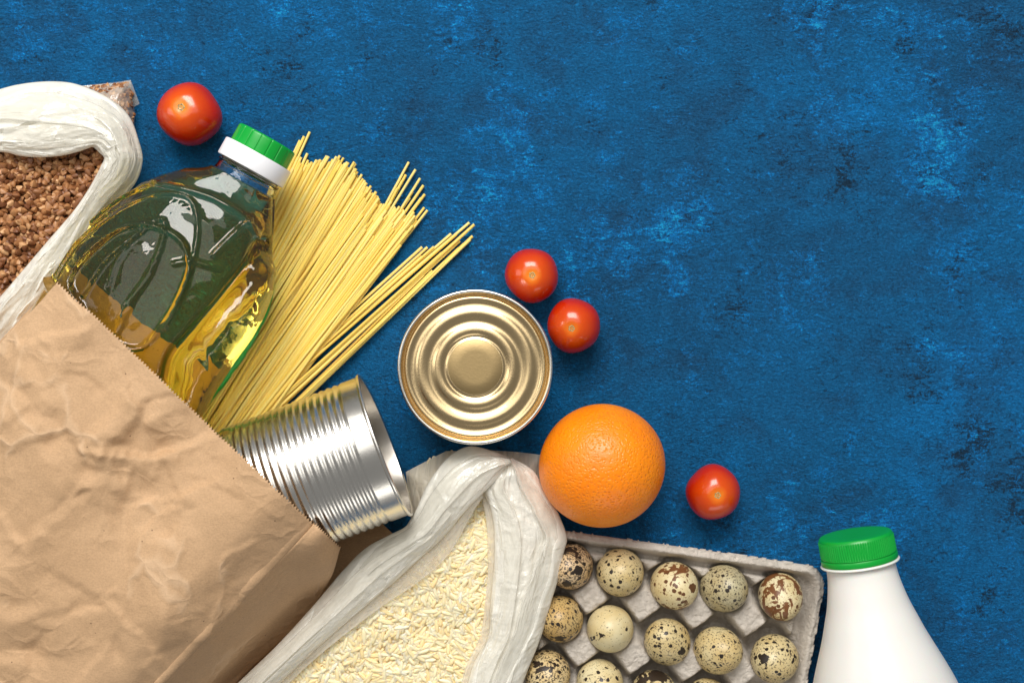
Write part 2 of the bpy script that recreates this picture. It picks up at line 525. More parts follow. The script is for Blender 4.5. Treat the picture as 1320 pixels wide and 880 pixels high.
    vmin = np.interp(UU[:, 0], [0, 12, 45, 245, 285, 345, 400, 545], [6, -5, -38, -58, -25, -15, -62, -62])
    VV[:, 0] = vmin; VV[:, 1:] = np.maximum(VV[:, 1:], vmin[:, None] + 3)
    XX, YY = bag_px(UU, VV)
    part('back_panel', PA(XX, YY, .0022 + .0016 * (fbm(UU / 60, VV / 60, 12) - .4)), gridfaces(nu, nv, flip=True), KRAFT, root)
    return root
build_bag()

# ------------------------------------------------------------------ oil bottle
def mat_oil():
    t = NT('yellow_oil_in_clear_plastic')
    t.P(Base_Color=(.96, .86, .36), Roughness=.008, IOR=1.46)
    t.b.inputs['Transmission Weight'].default_value = .982  # small diffuse share stands in for room reflections and inner scatter
    va = t.n('ShaderNodeVolumeAbsorption')
    va.inputs['Color'].default_value = (.955, .85, .0, 1)
    va.inputs['Density'].default_value = 7
    t.t.links.new(va.outputs[0], t.out.inputs['Volume'])
    wv = t.noise(t.coord('Object'), 45, 2, .5, .8)
    t.P(Normal=t.bump(wv, .0012, .6))
    return t.m
def mat_clear():
    t = NT('clear_neck_plastic')
    t.P(Base_Color=(.93, .96, .97), Roughness=.02, IOR=1.3)
    t.b.inputs['Transmission Weight'].default_value = 1
    return t.m
OIL = mat_oil()
CLEAR = mat_clear()
GREEN = NT('green_cap_plastic')
GREEN.P(Base_Color=(.002, .33, .034), Roughness=.34)
GREEN = GREEN.m
WHITECAP = simple('white_collar_plastic', (.84, .84, .86), .3)
T0 = np.array([331., 198.]); TD = np.array([-.48, .877]); SD = np.array([.877, .48])

def build_bottle():
    zax = .047
    k = PX * (1 - zax / CAM_H)
    root = thing('oil_bottle', P(215, 350, 0), 'clear bottle of yellow cooking oil with green and white cap lying in the bag mouth', 'oil bottle')
    table = [  # t, left, right, half thickness mm
        (41, -41, 47, 19.5), (46, -46, 51, 20.5), (60, -68, 57, 23), (81, -93, 66, 27), (105, -109, 78, 31.5), (125, -119, 90, 34.5), (150, -130, 99, 38),
        (172, -137, 105, 40.3), (213, -145, 107, 43), (250, -150, 102, 44), (300, -152, 98, 44), (350, -152, 98, 44), (420, -151, 98, 44), (465, -148, 96, 43), (478, -138, 88, 38), (482, -110, 60, 30), (483, -30, -10, 4)]
    tb_ = np.array(table, float)
    ts_ = np.r_[np.arange(41, 470, 1.5), np.array([470, 474, 477, 479, 481, 482, 482.6, 483])]
    L = np.interp(ts_, tb_[:, 0], tb_[:, 1]); Rr = np.interp(ts_, tb_[:, 0], tb_[:, 2]); H = np.interp(ts_, tb_[:, 0], tb_[:, 3])
    ker = np.ones(9) / 9
    def sm(a):
        b = np.convolve(np.pad(a, 4, 'edge'), ker, 'valid'); b[-10:] = a[-10:]; return b
    L, Rr, H = sm(L), sm(Rr), sm(H)
    m = 340
    th = np.linspace(0, 2 * np.pi, m, endpoint=False)
    n = np.interp(ts_, [30, 46, 120, 200], [2, 2, 2.15, 2.35])
    ct, st = np.cos(th)[None, :], np.sin(th)[None, :]
    e = (2 / n)[:, None]
    cx = np.sign(ct) * np.abs(ct) ** e; sz = np.sign(st) * np.abs(st) ** e
    c = (L + Rr) / 2; a = (Rr - L) / 2
    s = c[:, None] + a[:, None] * cx
    zoff = H[:, None] * .001 * sz
    tt = np.repeat(ts_[:, None], m, 1)
    px = T0[0] + TD[0] * tt + SD[0] * s
    py = T0[1] + TD[1] * tt + SD[1] * s
    # embossed arches on the upper face
    C = [
        ([(94, 362), (110, 331), (128, 309), (174, 275), (219, 258), (255, 260), (269, 277), (273, 305), (270, 336), (262, 370), (248, 402), (238, 425)], 1.5, 3.2),
        ([(135, 395), (120, 372), (126, 350), (151, 323), (178, 303), (201, 297), (224, 300), (249, 311), (262, 330), (265, 352), (258, 377), (245, 405), (222, 437), (203, 449), (175, 441), (150, 422), (135, 395)], 2.6, 4.0),
        ([(137, 384), (162, 343), (196, 313), (226, 291), (235, 298), (230, 327), (217, 359), (196, 393), (180, 430)], 2.2, 3.4),
        ([(168, 375), (176, 345), (190, 322)], 1.0, 3.0),
        ([(75, 362), (110, 395), (150, 425), (200, 470), (240, 515)], 2.2, 7.0),
        ([(292, 333), (318, 300), (330, 285)], 1.6, 4.0), ([(248, 345), (268, 342), (300, 350)], .9, 5.0),
        ([(215, 242), (250, 250), (290, 262), (325, 285), (340, 310)], 1.8, 6.0), ([(130, 290), (170, 258), (215, 240)], 1.3, 5)]
    disp = np.zeros(px.shape)
    top = sst(-.02, .35, sz)
    for cv, h, w in C:
        cvv = cat_rom(cv, 60)
        disp += h * .0015 * np.exp(-(seg_dist(px, py, cvv) / (w * .66)) ** 2) * top
    # dished panel inside the second arch
    dish = inside(cat_rom(C[1][0], 80), px, py)
    dd = seg_dist(px, py, cat_rom(C[1][0], 60))
    disp -= np.where(dish, .0009 * sst(0, 22, dd), 0) * top
    # groove of the grip and wavy flange on the right
    g = cat_rom([(348, 318), (332, 352), (300, 396), (270, 432), (246, 462), (236, 505)], 50)
    disp -= .0095 * np.exp(-(seg_dist(px, py, g) / 9.5) ** 2) * sst(-.3, .2, sz)
    fl = cat_rom([(350, 345), (330, 395), (300, 430), (272, 470), (248, 520)], 50)
    fm = np.exp(-(seg_dist(px, py, fl) / 14) ** 2) * sst(-.6, .1, sz)
    disp += fm * (.0030 + .0015 * (vn(px / 12, py / 18, 41) - .5) + .0012 * (ridged(px / 18, py / 22, 42) - .5))
    # facets on the shoulder
    sh = sst(150, 60, tt) * sst(30, 50, tt)
    disp += sh * .0022 * (ridged(tt / 42, th[None, :] * 2.2 + tt / 160, 43) - .5)
    nx = cx / np.maximum(a[:, None] * k, 1e-3); nz = sz / np.maximum(H[:, None] * .001, 1e-3)
    nl = np.hypot(nx, nz) + 1e-9
    s2 = s + disp * (nx / nl) / k
    z = zax + zoff + disp * nz / nl
    z = np.maximum(z, .0028)
    px = T0[0] + TD[0] * tt + SD[0] * s2
    py = T0[1] + TD[1] * tt + SD[1] * s2
    V = np.stack([(px - 660) * k, (440 - py) * k, z], -1)
    F = gridfaces(len(ts_), m, False, True, flip=True)
    F.append(tuple(range(m)))
    F.append(tuple(range((len(ts_) - 1) * m, len(ts_) * m))[::-1])
    bm = bmesh.new()
    ob = part('bottle_body', V, F, OIL, root)
    bm.from_mesh(ob.data); bmesh.ops.recalc_face_normals(bm, faces=bm.faces)
    if bm.calc_volume(signed=True) < 0: bmesh.ops.reverse_faces(bm, faces=bm.faces)
    bm.to_mesh(ob.data); bm.free()
    # axis frame for neck and cap
    ax = Vector((-TD[0], TD[1], 0)).normalized()      # towards the cap, world
    c0 = Vector(P(T0[0] + SD[0] * 3, T0[1] + SD[1] * 3, zax))
    q = ax.to_track_quat('Z', 'X').to_matrix()
    def placed(V):
        return [tuple(q @ Vector(v) + c0) for v in V]
    kk = k
    # clear hollow neck
    pr = [(37 * kk, -29.4 * kk), (37.5 * kk, -24 * kk), (39.5 * kk, -23 * kk), (39.5 * kk, -15 * kk), (36 * kk, -15 * kk), (36 * kk, -28 * kk), (35 * kk, -29.4 * kk), (37 * kk, -29.4 * kk)]
    pr = [(42.5 * kk, -40.2 * kk), (41 * kk, -36 * kk), (40.5 * kk, -30 * kk), (42.8 * kk, -28 * kk), (42.8 * kk, -26 * kk), (40 * kk, -25 * kk), (40 * kk, -10 * kk), (37.5 * kk, -10 * kk), (38 * kk, -36 * kk), (40.5 * kk, -40.2 * kk), (42.5 * kk, -40.2 * kk)]
    V, F = lathe(pr, 72)
    part('bottle_neck', placed(V), F, CLEAR, root, angle=40)
    # green cap with white collar
    def rib(k_, r, z, th):
        g_ = np.zeros_like(th)
        for a_ in np.arange(0, 2 * np.pi, 2 * np.pi / 18):
            g_ += np.exp(-((np.angle(np.exp(1j * (th - a_ - .06)))) / .018) ** 2)
        return r - .0005 * g_ * (1 if 3 < k_ < 10 else 0)
    pr = [(0, 24.5), (20, 24.5), (36, 24.5), (38.2, 24), (39.6, 22.6), (39.9, 21), (40, 10), (40, 3), (40, 2), (39.8, 1), (39.6, 0), (30, 0)]
    V, F = lathe([(a_ * kk, b_ * kk) for a_, b_ in pr], 360, rib)
    cap = part('cap', placed(V), F, GREEN, root, angle=35)
    pr = [(38, .4), (44, .4), (45.6, 0), (46.2, -1.2), (46.4, -21), (46, -22.5), (44, -23.2), (40.6, -23.2), (40.6, -3)]
    V, F = lathe([(a_ * kk, b_ * kk) for a_, b_ in pr], 96)
    part('collar', placed(V), F, WHITECAP, root, angle=35)
    # green carrying strap on the right flank
    path = cat_rom([(352, 352), (346, 395), (326, 438), (300, 478), (272, 514), (246, 548), (215, 590)], 60)
    V = []; F = []
    sec = [(-20, .012), (-20, .018), (-8, .020), (-2, .020), (4, .018), (5, .014), (2, .008), (-16, .008)]
    for i, p in enumerate(path):
        d = path[min(i + 1, 59)] - path[max(i - 1, 0)]; d /= np.linalg.norm(d)
        nrm = np.array([-d[1], d[0]])
        if nrm[0] < 0: nrm = -nrm
        notch = 1.0 - .18 * (math.sin(i * .9) > .75)
        for (o_, z_) in sec:
            p2 = p + nrm * (o_ * (notch if o_ > 0 else 1) - 2)
            V.append(P(p2[0], p2[1], z_ - (.004 if (notch < 1 and z_ > .02 and o_ > -10) else 0)))
    F = gridfaces(60, len(sec), False, True)
    F.append(tuple(range(8))); F.append(tuple(range(59 * 8, 60 * 8))[::-1])
    part('handle', V, F, GREEN, root, angle=40)
build_bottle()

# ------------------------------------------------------------------ spaghetti, every strand a thing
def mat_pasta():
    t = NT('dry_durum_pasta')
    oi = t.n('ShaderNodeObjectInfo')
    col = t.ramp(oi.outputs['Random'], [(0, (.89, .60, .11)), (.5, (.92, .68, .17)), (1, (.93, .74, .25))])
    n_ = t.noise(t.coord('Object', scale=(1, 1, .05)), 900, 2)
    t.P(Base_Color=col, Roughness=.42, Normal=t.bump(n_, .0002, .4))
    t.b.inputs['Subsurface Weight'].default_value = .3
    t.b.inputs['Subsurface Radius'].default_value = (1, .6, .2)
    t.b.inputs['Subsurface Scale'].default_value = .0015
    return t.m
PASTA = mat_pasta()
def strand_mesh(L, r, seg=8):
    V = []
    for z in (0, L):
        for i in range(seg):
            a = 2 * math.pi * i / seg
            V.append((r * math.cos(a), r * math.sin(a), z))
    F = [(i, (i + 1) % seg, seg + (i + 1) % seg, seg + i) for i in range(seg)]
    F += [tuple(range(seg))[::-1], tuple(range(seg, 2 * seg))]
    return mesh('spaghetti_strand', V, F, True, 42)
sm_a = strand_mesh(.2475, .00092)
sm_b = strand_mesh(.2475, .00084)
def strand(root_px, ang, z0, z1, label, group, L=.2475):
    """ang: direction in the photograph, radians from +x, y up"""
    p0 = Vector(P(root_px[0], root_px[1], z0))
    d = Vector((math.cos(ang), math.sin(ang), 0))
    p1 = p0 + d * L
    p1.z = z1
    o = link('spaghetti_strand', sm_a if random.random() < .6 else sm_b, PASTA)
    o.location = p0
    o.rotation_mode = 'QUATERNION'
    o.rotation_quaternion = (p1 - p0).to_track_quat('Z', 'X')
    tag(o, label, 'spaghetti', group)
    return o
rs = random.Random(5)
def tip_root(tip, Lpx, ang):
    return (tip[0] - math.cos(ang) * Lpx, tip[1] + math.sin(ang) * Lpx)
LPX = .2475 / PX * 1.012
G1 = 'dry spaghetti strands of the wide main fan'
G2 = 'dry spaghetti strands splayed beside the green bottle cap'
G3 = 'dry spaghetti strands of the separate bundle on the right'
# main fan: tip line of the photograph
edge = cat_rom([(378, 213), (402, 206), (432, 204), (462, 222), (492, 250), (520, 268), (540, 284)], 200)
def ang_at(f):       # fan angle along the tip line
    return R(64.0 - 12.0 * f)
N = 276
for i in range(N):
    f = (i + rs.uniform(-.5, .5)) / N
    f = min(max(f, 0), 1)
    lay = rs.randrange(3, 12)
    e = edge[int(f * 199)]
    a = ang_at(f) + R(rs.gauss(0, 1.1))
    back = abs(rs.gauss(0, 9)) + (11 - lay) * .4
    if lay > 8 and f > .45: back += rs.uniform(0, 45)
    tip = (e[0] - math.cos(a) * back + rs.uniform(-3, 3), e[1] + math.sin(a) * back + rs.uniform(-3, 3))
    strand(tip_root(tip, LPX, a), a, .002 + lay * .0015, .0012 + lay * .00045, 'pale yellow dry spaghetti strand packed in the wide main fan', G1)
# longer tips that stick out of the main fan
for (x, y, da) in [(421, 198, 0), (429, 203, 0), (438, 198, -1), (441, 201, -1), (455, 207, 0), (458, 208, 0), (461, 223, 0), (472, 234, 0),
                   (527, 206, 7), (536, 216, 5), (539, 229, 5), (547, 236, 3), (548, 248, 1), (545, 266, 1), (549, 270, 0), (524, 222, 7), (513, 240, 7),
                   (532, 244, 5), (519, 230, 7), (541, 254, 1), (529, 252, 2), (536, 262, 1), (543, 280, 0)]:
    f = min(max((x - 378) / 165., 0), 1)
    a = ang_at(f) + R(da * 1.2)
    strand(tip_root((x, y), LPX, a), a, .004 + rs.random() * .012, .0012 + rs.random() * .002, 'pale yellow dry spaghetti strand packed in the wide main fan', G1)
# the lower strands of the fan, hidden for the most part under the others, as one heap
Vh = []; Fh = []
n8 = len(sm_b.vertices)
vb = np.array([tuple(v.co) for v in sm_b.vertices]); fb = [tuple(p.vertices) for p in sm_b.polygons]
for i in range(230):
    f = rs.random()
    e = edge[int(f * 199)]
    a = ang_at(f) + R(rs.gauss(0, 1.0))
    back = 4 + abs(rs.gauss(0, 16))
    tip = (e[0] - math.cos(a) * back, e[1] + math.sin(a) * back)
    rp = tip_root(tip, LPX, a)
    lay = rs.random() * 7
    p0 = Vector(P(rp[0], rp[1], .0018 + lay * .0015)); p1 = p0 + Vector((math.cos(a), math.sin(a), 0)) * .2475; p1.z = .0011 + lay * .00045
    M = np.array((p1 - p0).to_track_quat('Z', 'X').to_matrix())
    Vh.append(vb @ M.T + np.array(p0)); Fh += [tuple(j + i * n8 for j in q_) for q_ in fb]
oh = part('spaghetti_heap', np.concatenate(Vh), Fh, PASTA, None, True, 50)
tag(oh, 'dense lower layer of dry spaghetti under the wide main fan', 'spaghetti', kind='stuff')
# strands beside the cap
for (x, y, a) in [(397, 167, 66), (390, 173, 65.5), (384, 178, 65), (381, 184, 65), (392, 196, 65.5), (389, 199, 65), (393, 205, 64.5), (400, 209, 64), (397, 212, 64), (385, 206, 66), (402, 216, 63.5), (388, 214, 65.5), (380, 200, 66.5), (376, 214, 66.5), (371, 222, 67)]:
    strand(tip_root((x, y), LPX, R(a)), R(a), .003 + rs.random() * .01, .0011 + rs.random() * .0012, 'thin dry spaghetti strand splayed apart just right of the green bottle cap', G2)
# right bundle
for (x, y, a) in [(606, 285, 40.5), (609, 289, 42), (607, 292, 42.3), (583, 299, 41), (586, 302, 41.2), (609, 306, 44), (606, 304, 43.6), (585, 312, 42.5), (547, 316, 42),
                  (551, 317, 42.4), (556, 318, 42), (553, 325, 42.8), (592, 318, 43.6), (600, 312, 43.8), (578, 330, 44), (570, 338, 44.2), (560, 346, 44.5), (585, 326, 44),
                  (562, 335, 43.4), (548, 352, 44.6), (575, 322, 43), (540, 330, 42.5), (590, 310, 42.8), (566, 326, 42.6)]:
    ang = R(a)
    x2, y2 = (x, y)
    strand(tip_root((x2, y2), LPX, ang), ang, .003 + rs.random() * .014, .0011 + rs.random() * .003, 'thin dry spaghetti strand in the narrow bundle fanned off above the silver tin can', G3)

# ------------------------------------------------------------------ metals
def mat_metal(name, col, rough, streak=0., scale=(1, 1, 1)):
    t = NT(name)
    n_ = t.noise(t.coord('Object', scale=scale), 700, 3, .6)
    n2 = t.noise(t.coord('Object'), 60, 4, .6)
    rr = t.math('ADD', t.math('MULTIPLY', n2, .10), rough - .05)
    t.P(Base_Color=col, Metallic=1., Roughness=rr, Normal=t.bump(n_, .00006, streak))
    return t.m
SILVER = mat_metal('tinplate', (.77, .74, .68), .25, .5, (1, 1, .2))
SILVER_IN = mat_metal('tinplate_inside', (.62, .58, .52), .3, .4)
GOLD = mat_metal('gold_lacquered_tinplate', (.74, .555, .30), .27, .6)
GOLD_DISC = mat_metal('gold_lacquer_dark_reflection', (.40, .29, .14), .48, 1.)  # lid gold darkened: the disc's dim overhead reflection put into the colour

# gold-lid can standing upright
def build_gold_can():
    h = .060
    k = PX * (1 - h / CAM_H)
    root = thing('food_can', P(612.5, 472.5, 0), 'upright food can showing its gold lid with concentric ridges, left of the two tomatoes', 'food can')
    cx, cy, _ = P(612.5, 473, h)
    root.location = (cx, cy, 0)
    # lid profile in px radius, mm height below the top of the rim
    pr = [(0, -3.0), (20, -3.0), (34, -3.0), (36.2, -3.05), (37.6, -3.5), (39, -3.9), (41, -3.6), (43.5, -2.5), (46, -1.85), (49, -1.7), (52, -2.1), (55, -3.1), (58, -3.8),
          (61, -3.7), (64.5, -2.8), (68, -2.1), (71, -1.9), (74, -2.3), (77.5, -3.3), (81, -3.8), (84, -3.5), (86.5, -2.7), (88.5, -2.3), (90.3, -2.5), (91.4, -3.2), (92.2, -4.0), (93.2, -4.2),
          (94.0, -3.6), (94.6, -2.2), (95.0, -.9), (95.8, -.25), (96.8, -.02)]
    prd = cat_rom([(r, z * 2.1) for r, z in pr], 150)
    prd = [(max(r, 0) * k, h + (z / 2.1 * .62 - .9) * .001 if r < 91 * 1 else h + z / 2.1 * .001) for r, z in prd]
    V, F = lathe(prd, 128)
    l = link('lid', mesh('lid', V, F[::1], True), GOLD, root)
    V, F = lathe([(0, h - .00270), (20 * k, h - .00270), (35.2 * k, h - .00271), (35.8 * k, h - .0029)], 96)
    link('lid_centre', mesh('lid_centre', V, F, True), GOLD_DISC, l)
    rim = [(96.6, -.02), (97.6, .1), (98.8, .1), (99.8, -.25), (100.3, -.9), (100.3, -2.6), (99.8, -3.1), (98.8, -3.3)]
    V, F = lathe([(r * k, h + z * .001) for r, z in rim], 128)
    link('rim', mesh('rim', V, F), SILVER, root)
    body = [(98.8 * k, h - .0033), (97.5 * k, h - .005)]
    z = h - .008
    while z > .008:
        body += [(97.4 * k, z), (96.4 * k, z - .002)]; z -= .004
    body += [(97.5 * k, .005), (98.8 * k, .003), (100 * k, .0026), (100 * k, .0004), (98 * k, 0), (0, .001)]
    V, F = lathe(body, 128)
    link('can_body', mesh('can_body', V, F), SILVER, root)
    return root
build_gold_can()

# ribbed tin lying on its side, open end to the right
def build_tin():
    zax = .0485
    k = PX * (1 - zax / CAM_H)
    r = 97.0
    ax = Vector((.934, .358, -.030)).normalized()
    cen = Vector(P(498, 572.5, zax - .001))
    root = thing('tin_can', (cen.x - ax.x * .045, cen.y - ax.y * .045, 0), 'silver ribbed empty tin can lying on its side, open end out of the paper bag', 'tin can')
    q = ax.to_track_quat('Z', 'X').to_matrix()
    def placed(V): return [tuple(q @ Vector(v) + cen) for v in V]
    L = 200
    pts = [(r - 4, -2), (r - 1.6, 0), (r - .2, -.4), (r + .4, -1.6), (r + .3, -3.4), (r - .8, -4.6), (r - 2.2, -5.2), (r - 2.3, -7), (r - 2.2, -25)]
    t = -26.
    i = 0
    while t > -174:
        d = 1.7
        for f, a in ((0, 0), (.18, .25), (.36, .8), (.5, 1), (.64, .8), (.82, .25)):
            pts.append((r - 2.2 - d * a, t - 9.4 * f))
        t -= 9.4; i += 1
    pts += [(r - 2.2, t), (r - 2.4, -188), (r - 4.6, -192), (r - 5.4, -195), (r - 4.2, -196.5), (r - 4.2, -200), (r - 6, -201), (r - 9, -200), (r - 10, -196), (0, -196)]
    V, F = lathe([(a * k, b * k) for a, b in pts], 160)
    part('can_body', placed(V), F, SILVER, root, angle=60)
    ins = [(r - 4, -2), (r - 4.4, -6), (r - 4.6, -34)]
    t = -36.
    while t > -172:
        ins += [(r - 4.6, t), (r - 6, t - 4.2)]; t -= 8.4
    ins += [(r - 5, -190), (0, -191)]
    V, F = lathe([(a * k, b * k) for a, b in ins], 160)
    part('can_inside', placed(V), [f[::-1] for f in F], SILVER_IN, root)
build_tin()

# ------------------------------------------------------------------ tomatoes
def mat_tomato():
    t = NT('tomato_skin')
    c = t.n('ShaderNodeTexCoord')
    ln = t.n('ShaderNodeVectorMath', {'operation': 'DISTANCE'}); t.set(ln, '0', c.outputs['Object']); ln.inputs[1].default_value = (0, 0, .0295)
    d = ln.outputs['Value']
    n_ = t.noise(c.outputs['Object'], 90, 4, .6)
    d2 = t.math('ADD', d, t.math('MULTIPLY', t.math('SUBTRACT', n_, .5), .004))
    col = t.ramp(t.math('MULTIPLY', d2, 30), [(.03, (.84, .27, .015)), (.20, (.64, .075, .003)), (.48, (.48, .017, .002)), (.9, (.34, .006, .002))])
    rad = t.n('ShaderNodeTexNoise'); t.set(rad, 'Vector', c.outputs['Object']); rad.inputs['Scale'].default_value = 500
    t.P(Base_Color=col, Roughness=.20, Normal=t.bump(rad.outputs[0], .0001, .25))
    t.b.inputs['Subsurface Weight'].default_value = .25
    t.b.inputs['Subsurface Radius'].default_value = (1, .25, .1)
    t.b.inputs['Subsurface Scale'].default_value = .004
    t.b.inputs['Coat Weight'].default_value = .12
    t.b.inputs['Coat Roughness'].default_value = .12
    return t.m
TOM = mat_tomato()
SCAR = NT('dry_stem_scar')
sn = SCAR.noise(SCAR.coord('Object'), 1400, 4, .8)
SCAR.P(Base_Color=SCAR.ramp(sn, [(.38, (.06, .035, .012)), (.55, (.55, .38, .15)), (.7, (.72, .58, .33))]), Roughness=.8)
SCAR = SCAR.m
def tomato(cx, cy, rpx, label, tilt, seed, hh=.94, sq=.0):
    rr = np.random.RandomState(seed)
    R0 = .0165
    prof = []
    for i in range(33):
        a = math.pi * (1 - i / 32)
        r = math.sin(a) * R0; z = math.cos(a) * R0 * hh
        if z > 0: z -= .0011 * math.exp(-(r / .0032) ** 2)
        else: z += .0008 * math.exp(-(r / .003) ** 2)
        prof.append((r, z))
    def rad(k, r, z, th):
        return r * (1 + .018 * np.cos(2 * th + seed) + .013 * np.cos(3 * th + seed * 2) + sq * np.cos(4 * th + .5) + .012 * np.cos(5 * th + seed))
    V, F = lathe(prof, 72, rad)
    V[:, 2] += R0 * hh
    o = link('tomato', mesh('tomato', V, F[::1]), TOM)
    z = R0
    s = rpx * PX / R0
    for _ in range(4):
        s = rpx * PX * (1 - z / CAM_H) / R0; z = R0 * hh * s
    o.scale = (s, s, s)
    p = P(cx, cy, z)
    q = Quaternion((0, 1, 0), tilt[0]) @ Quaternion((1, 0, 0), tilt[1])
    o.rotation_mode = 'QUATERNION'; o.rotation_quaternion = q
    # keep the centre where it stands
    cc = q @ Vector((0, 0, R0 * hh * s))
    o.location = (p[0] - cc.x, p[1] - cc.y, z - cc.z)
    # stem scar: a little raised ring with a pit
    def srad(k, r, z, th):
        return r * (1 + .14 * np.cos(5 * th) + .10 * np.cos(7 * th + 1)) + rr.normal(0, .00003, len(th))
    pr = [(.0021, 0), (.0019, .00018), (.0014, .0003), (.0010, .0001), (.0007, -.0004), (.00045, .0001), (.0002, .0002), (0, .0001)]
    V, F = lathe(pr, 20, srad)
    V[:, 2] += R0 * hh * 2 - .0011 + .00005
    link('stem_scar', mesh('stem_scar', V, F), SCAR, o)
    return tag(o, label, 'tomato', 'cherry tomatoes on the blue board')
tomato(244.5, 147.5, 40.5, 'large red cherry tomato alone at top left beside the green bottle cap', (-.06, -.08), 1, .90, .022)
tomato(685.5, 355, 34.8, 'red cherry tomato touching the gold can lid, the upper of the pair', (.0, .04), 2, .96)
tomato(739.5, 419.5, 34.8, 'red cherry tomato right of the gold can lid, the lower of the pair', (-.13, .12), 3, 1.02)
tomato(919, 634, 35, 'red cherry tomato alone to the right of the orange', (.02, .0), 4, 1.0, .012)

# ------------------------------------------------------------------ orange
def build_orange():
    t = NT('orange_peel')
    c = t.coord('Object')
    v1 = t.voro(c, 640, 'SMOOTH_F1')
    n1 = t.noise(c, 260, 3, .6)
    n2 = t.noise(c, 35, 3, .5)
    col = t.ramp(n2, [(.3, (.92, .215, .001)), (.7, (.96, .275, .001))])
    pits = t.ramp(v1, [(.0, 0), (.42, 1)])
    col = t.mix(.3, col, t.ramp(v1, [(.0, .72), (.35, 1)]), 'MULTIPLY')
    h = t.math('ADD', t.math('MULTIPLY', pits, .8), t.math('MULTIPLY', n1, .9))
    t.P(Base_Color=col, Roughness=.36, Normal=t.bump(t.math('ADD', h, t.math('MULTIPLY', n2, 2.)), .00065, .75))
    t.b.inputs['Subsurface Weight'].default_value = .15
    t.b.inputs['Subsurface Radius'].default_value = (1, .4, .1)
    t.b.inputs['Subsurface Scale'].default_value = .003
    z = .0385
    k = PX * (1 - z / CAM_H)
    r = 80.5 * k
    prof = [(math.sin(math.pi * (1 - i / 64)) * r, math.cos(math.pi * (1 - i / 64)) * r * .975) for i in range(65)]
    V, F = lathe(prof, 128)
    V = V * (1 + .010 * (np.sin(V[:, :1] / r * 2.3 + 1) + np.cos(V[:, 1:2] / r * 2.9)) / 1)
    V = V[:, :] * np.array([1.012, .985, 1])
    V[:, 2] -= V[:, 2].min()
    p = P(775.5, 600, z)
    o = link('orange', mesh('orange', V, F), t.m)
    o.location = (p[0], p[1], 0.0)
    o.rotation_euler = (0, 0, R(20))
    tag(o, 'whole bright orange with dimpled peel above the egg carton', 'orange')
build_orange()

# ------------------------------------------------------------------ milk bottle
def build_milk():
    zax = .047
    k = PX * (1 - zax / CAM_H)
    ax = Vector((-.180, .984, 0)).normalized()
    cen = Vector(P(1108.5, 724, zax))
    t = NT('white_milk_bottle_plastic')
    t.P(Base_Color=(.80, .785, .74), Roughness=.33, Normal=t.bump(t.noise(t.coord('Object'), 60, 2), .0004, .3))
    t.b.inputs['Subsurface Weight'].default_value = .2
    t.b.inputs['Subsurface Scale'].default_value = .006
    root = thing('milk_bottle', P(1125, 800, 0), 'white plastic milk bottle with ribbed green screw cap, lying on the board', 'milk bottle')
    q = ax.to_track_quat('Z', 'X').to_matrix()
    def placed(V): return [tuple(q @ Vector(v) + cen) for v in V]
    body = cat_rom([(40, -2), (43.2, -4), (43.6, -8), (44.6, -20), (47.5, -36), (52, -55), (58.5, -75), (66, -97), (75, -120), (84, -143), (92, -166), (97.5, -190), (99.5, -215), (99.5, -240)], 80)
    body = [(r, z) for r, z in body] + [(99.5, -380), (98, -395), (92, -404), (80, -408), (60, -404), (0, -402)]
    V, F = lathe([(r * k, z * k) for r, z in body], 128)
    part('bottle_body', placed(V), F, t.m, root)
    fl = [(40, 1.6), (47.5, 1.8), (49.6, 1.0), (50.2, 0), (49.6, -1.2), (46, -2.0), (42, -2.2)]
    V, F = lathe([(r * k, z * k) for r, z in fl], 96)
    part('neck_ring', placed(V), F, t.m, root)
    # cap
    pr = [(0, 37), (30, 37), (42, 37), (44.6, 36.5), (46.2, 35), (47, 33), (47.3, 31.4), (47.6, 13), (47.8, 11.5), (47.9, 10.8)]
    seg = 384
    def rad(i, r, z, th):
        if 5 < i < 8: return r + .00022 * np.sign(np.sin(th * 96)) * np.ones_like(th)
        return np.full(len(th), r)
    V, F = lathe([(r * k, z * k) for r, z in pr], seg, rad)
    cap = part('cap', placed(V), F, GREEN, root, angle=30)
    pr = [(46.8, 11.4), (46.9, 10.0), (48.2, 9.6), (48.6, 8.8), (48.7, 3), (48.2, 2.2), (44, 2.0)]
    V, F = lathe([(r * k, z * k) for r, z in pr], 96)
    part('tamper_ring', placed(V), F, GREEN, cap, angle=40)
build_milk()

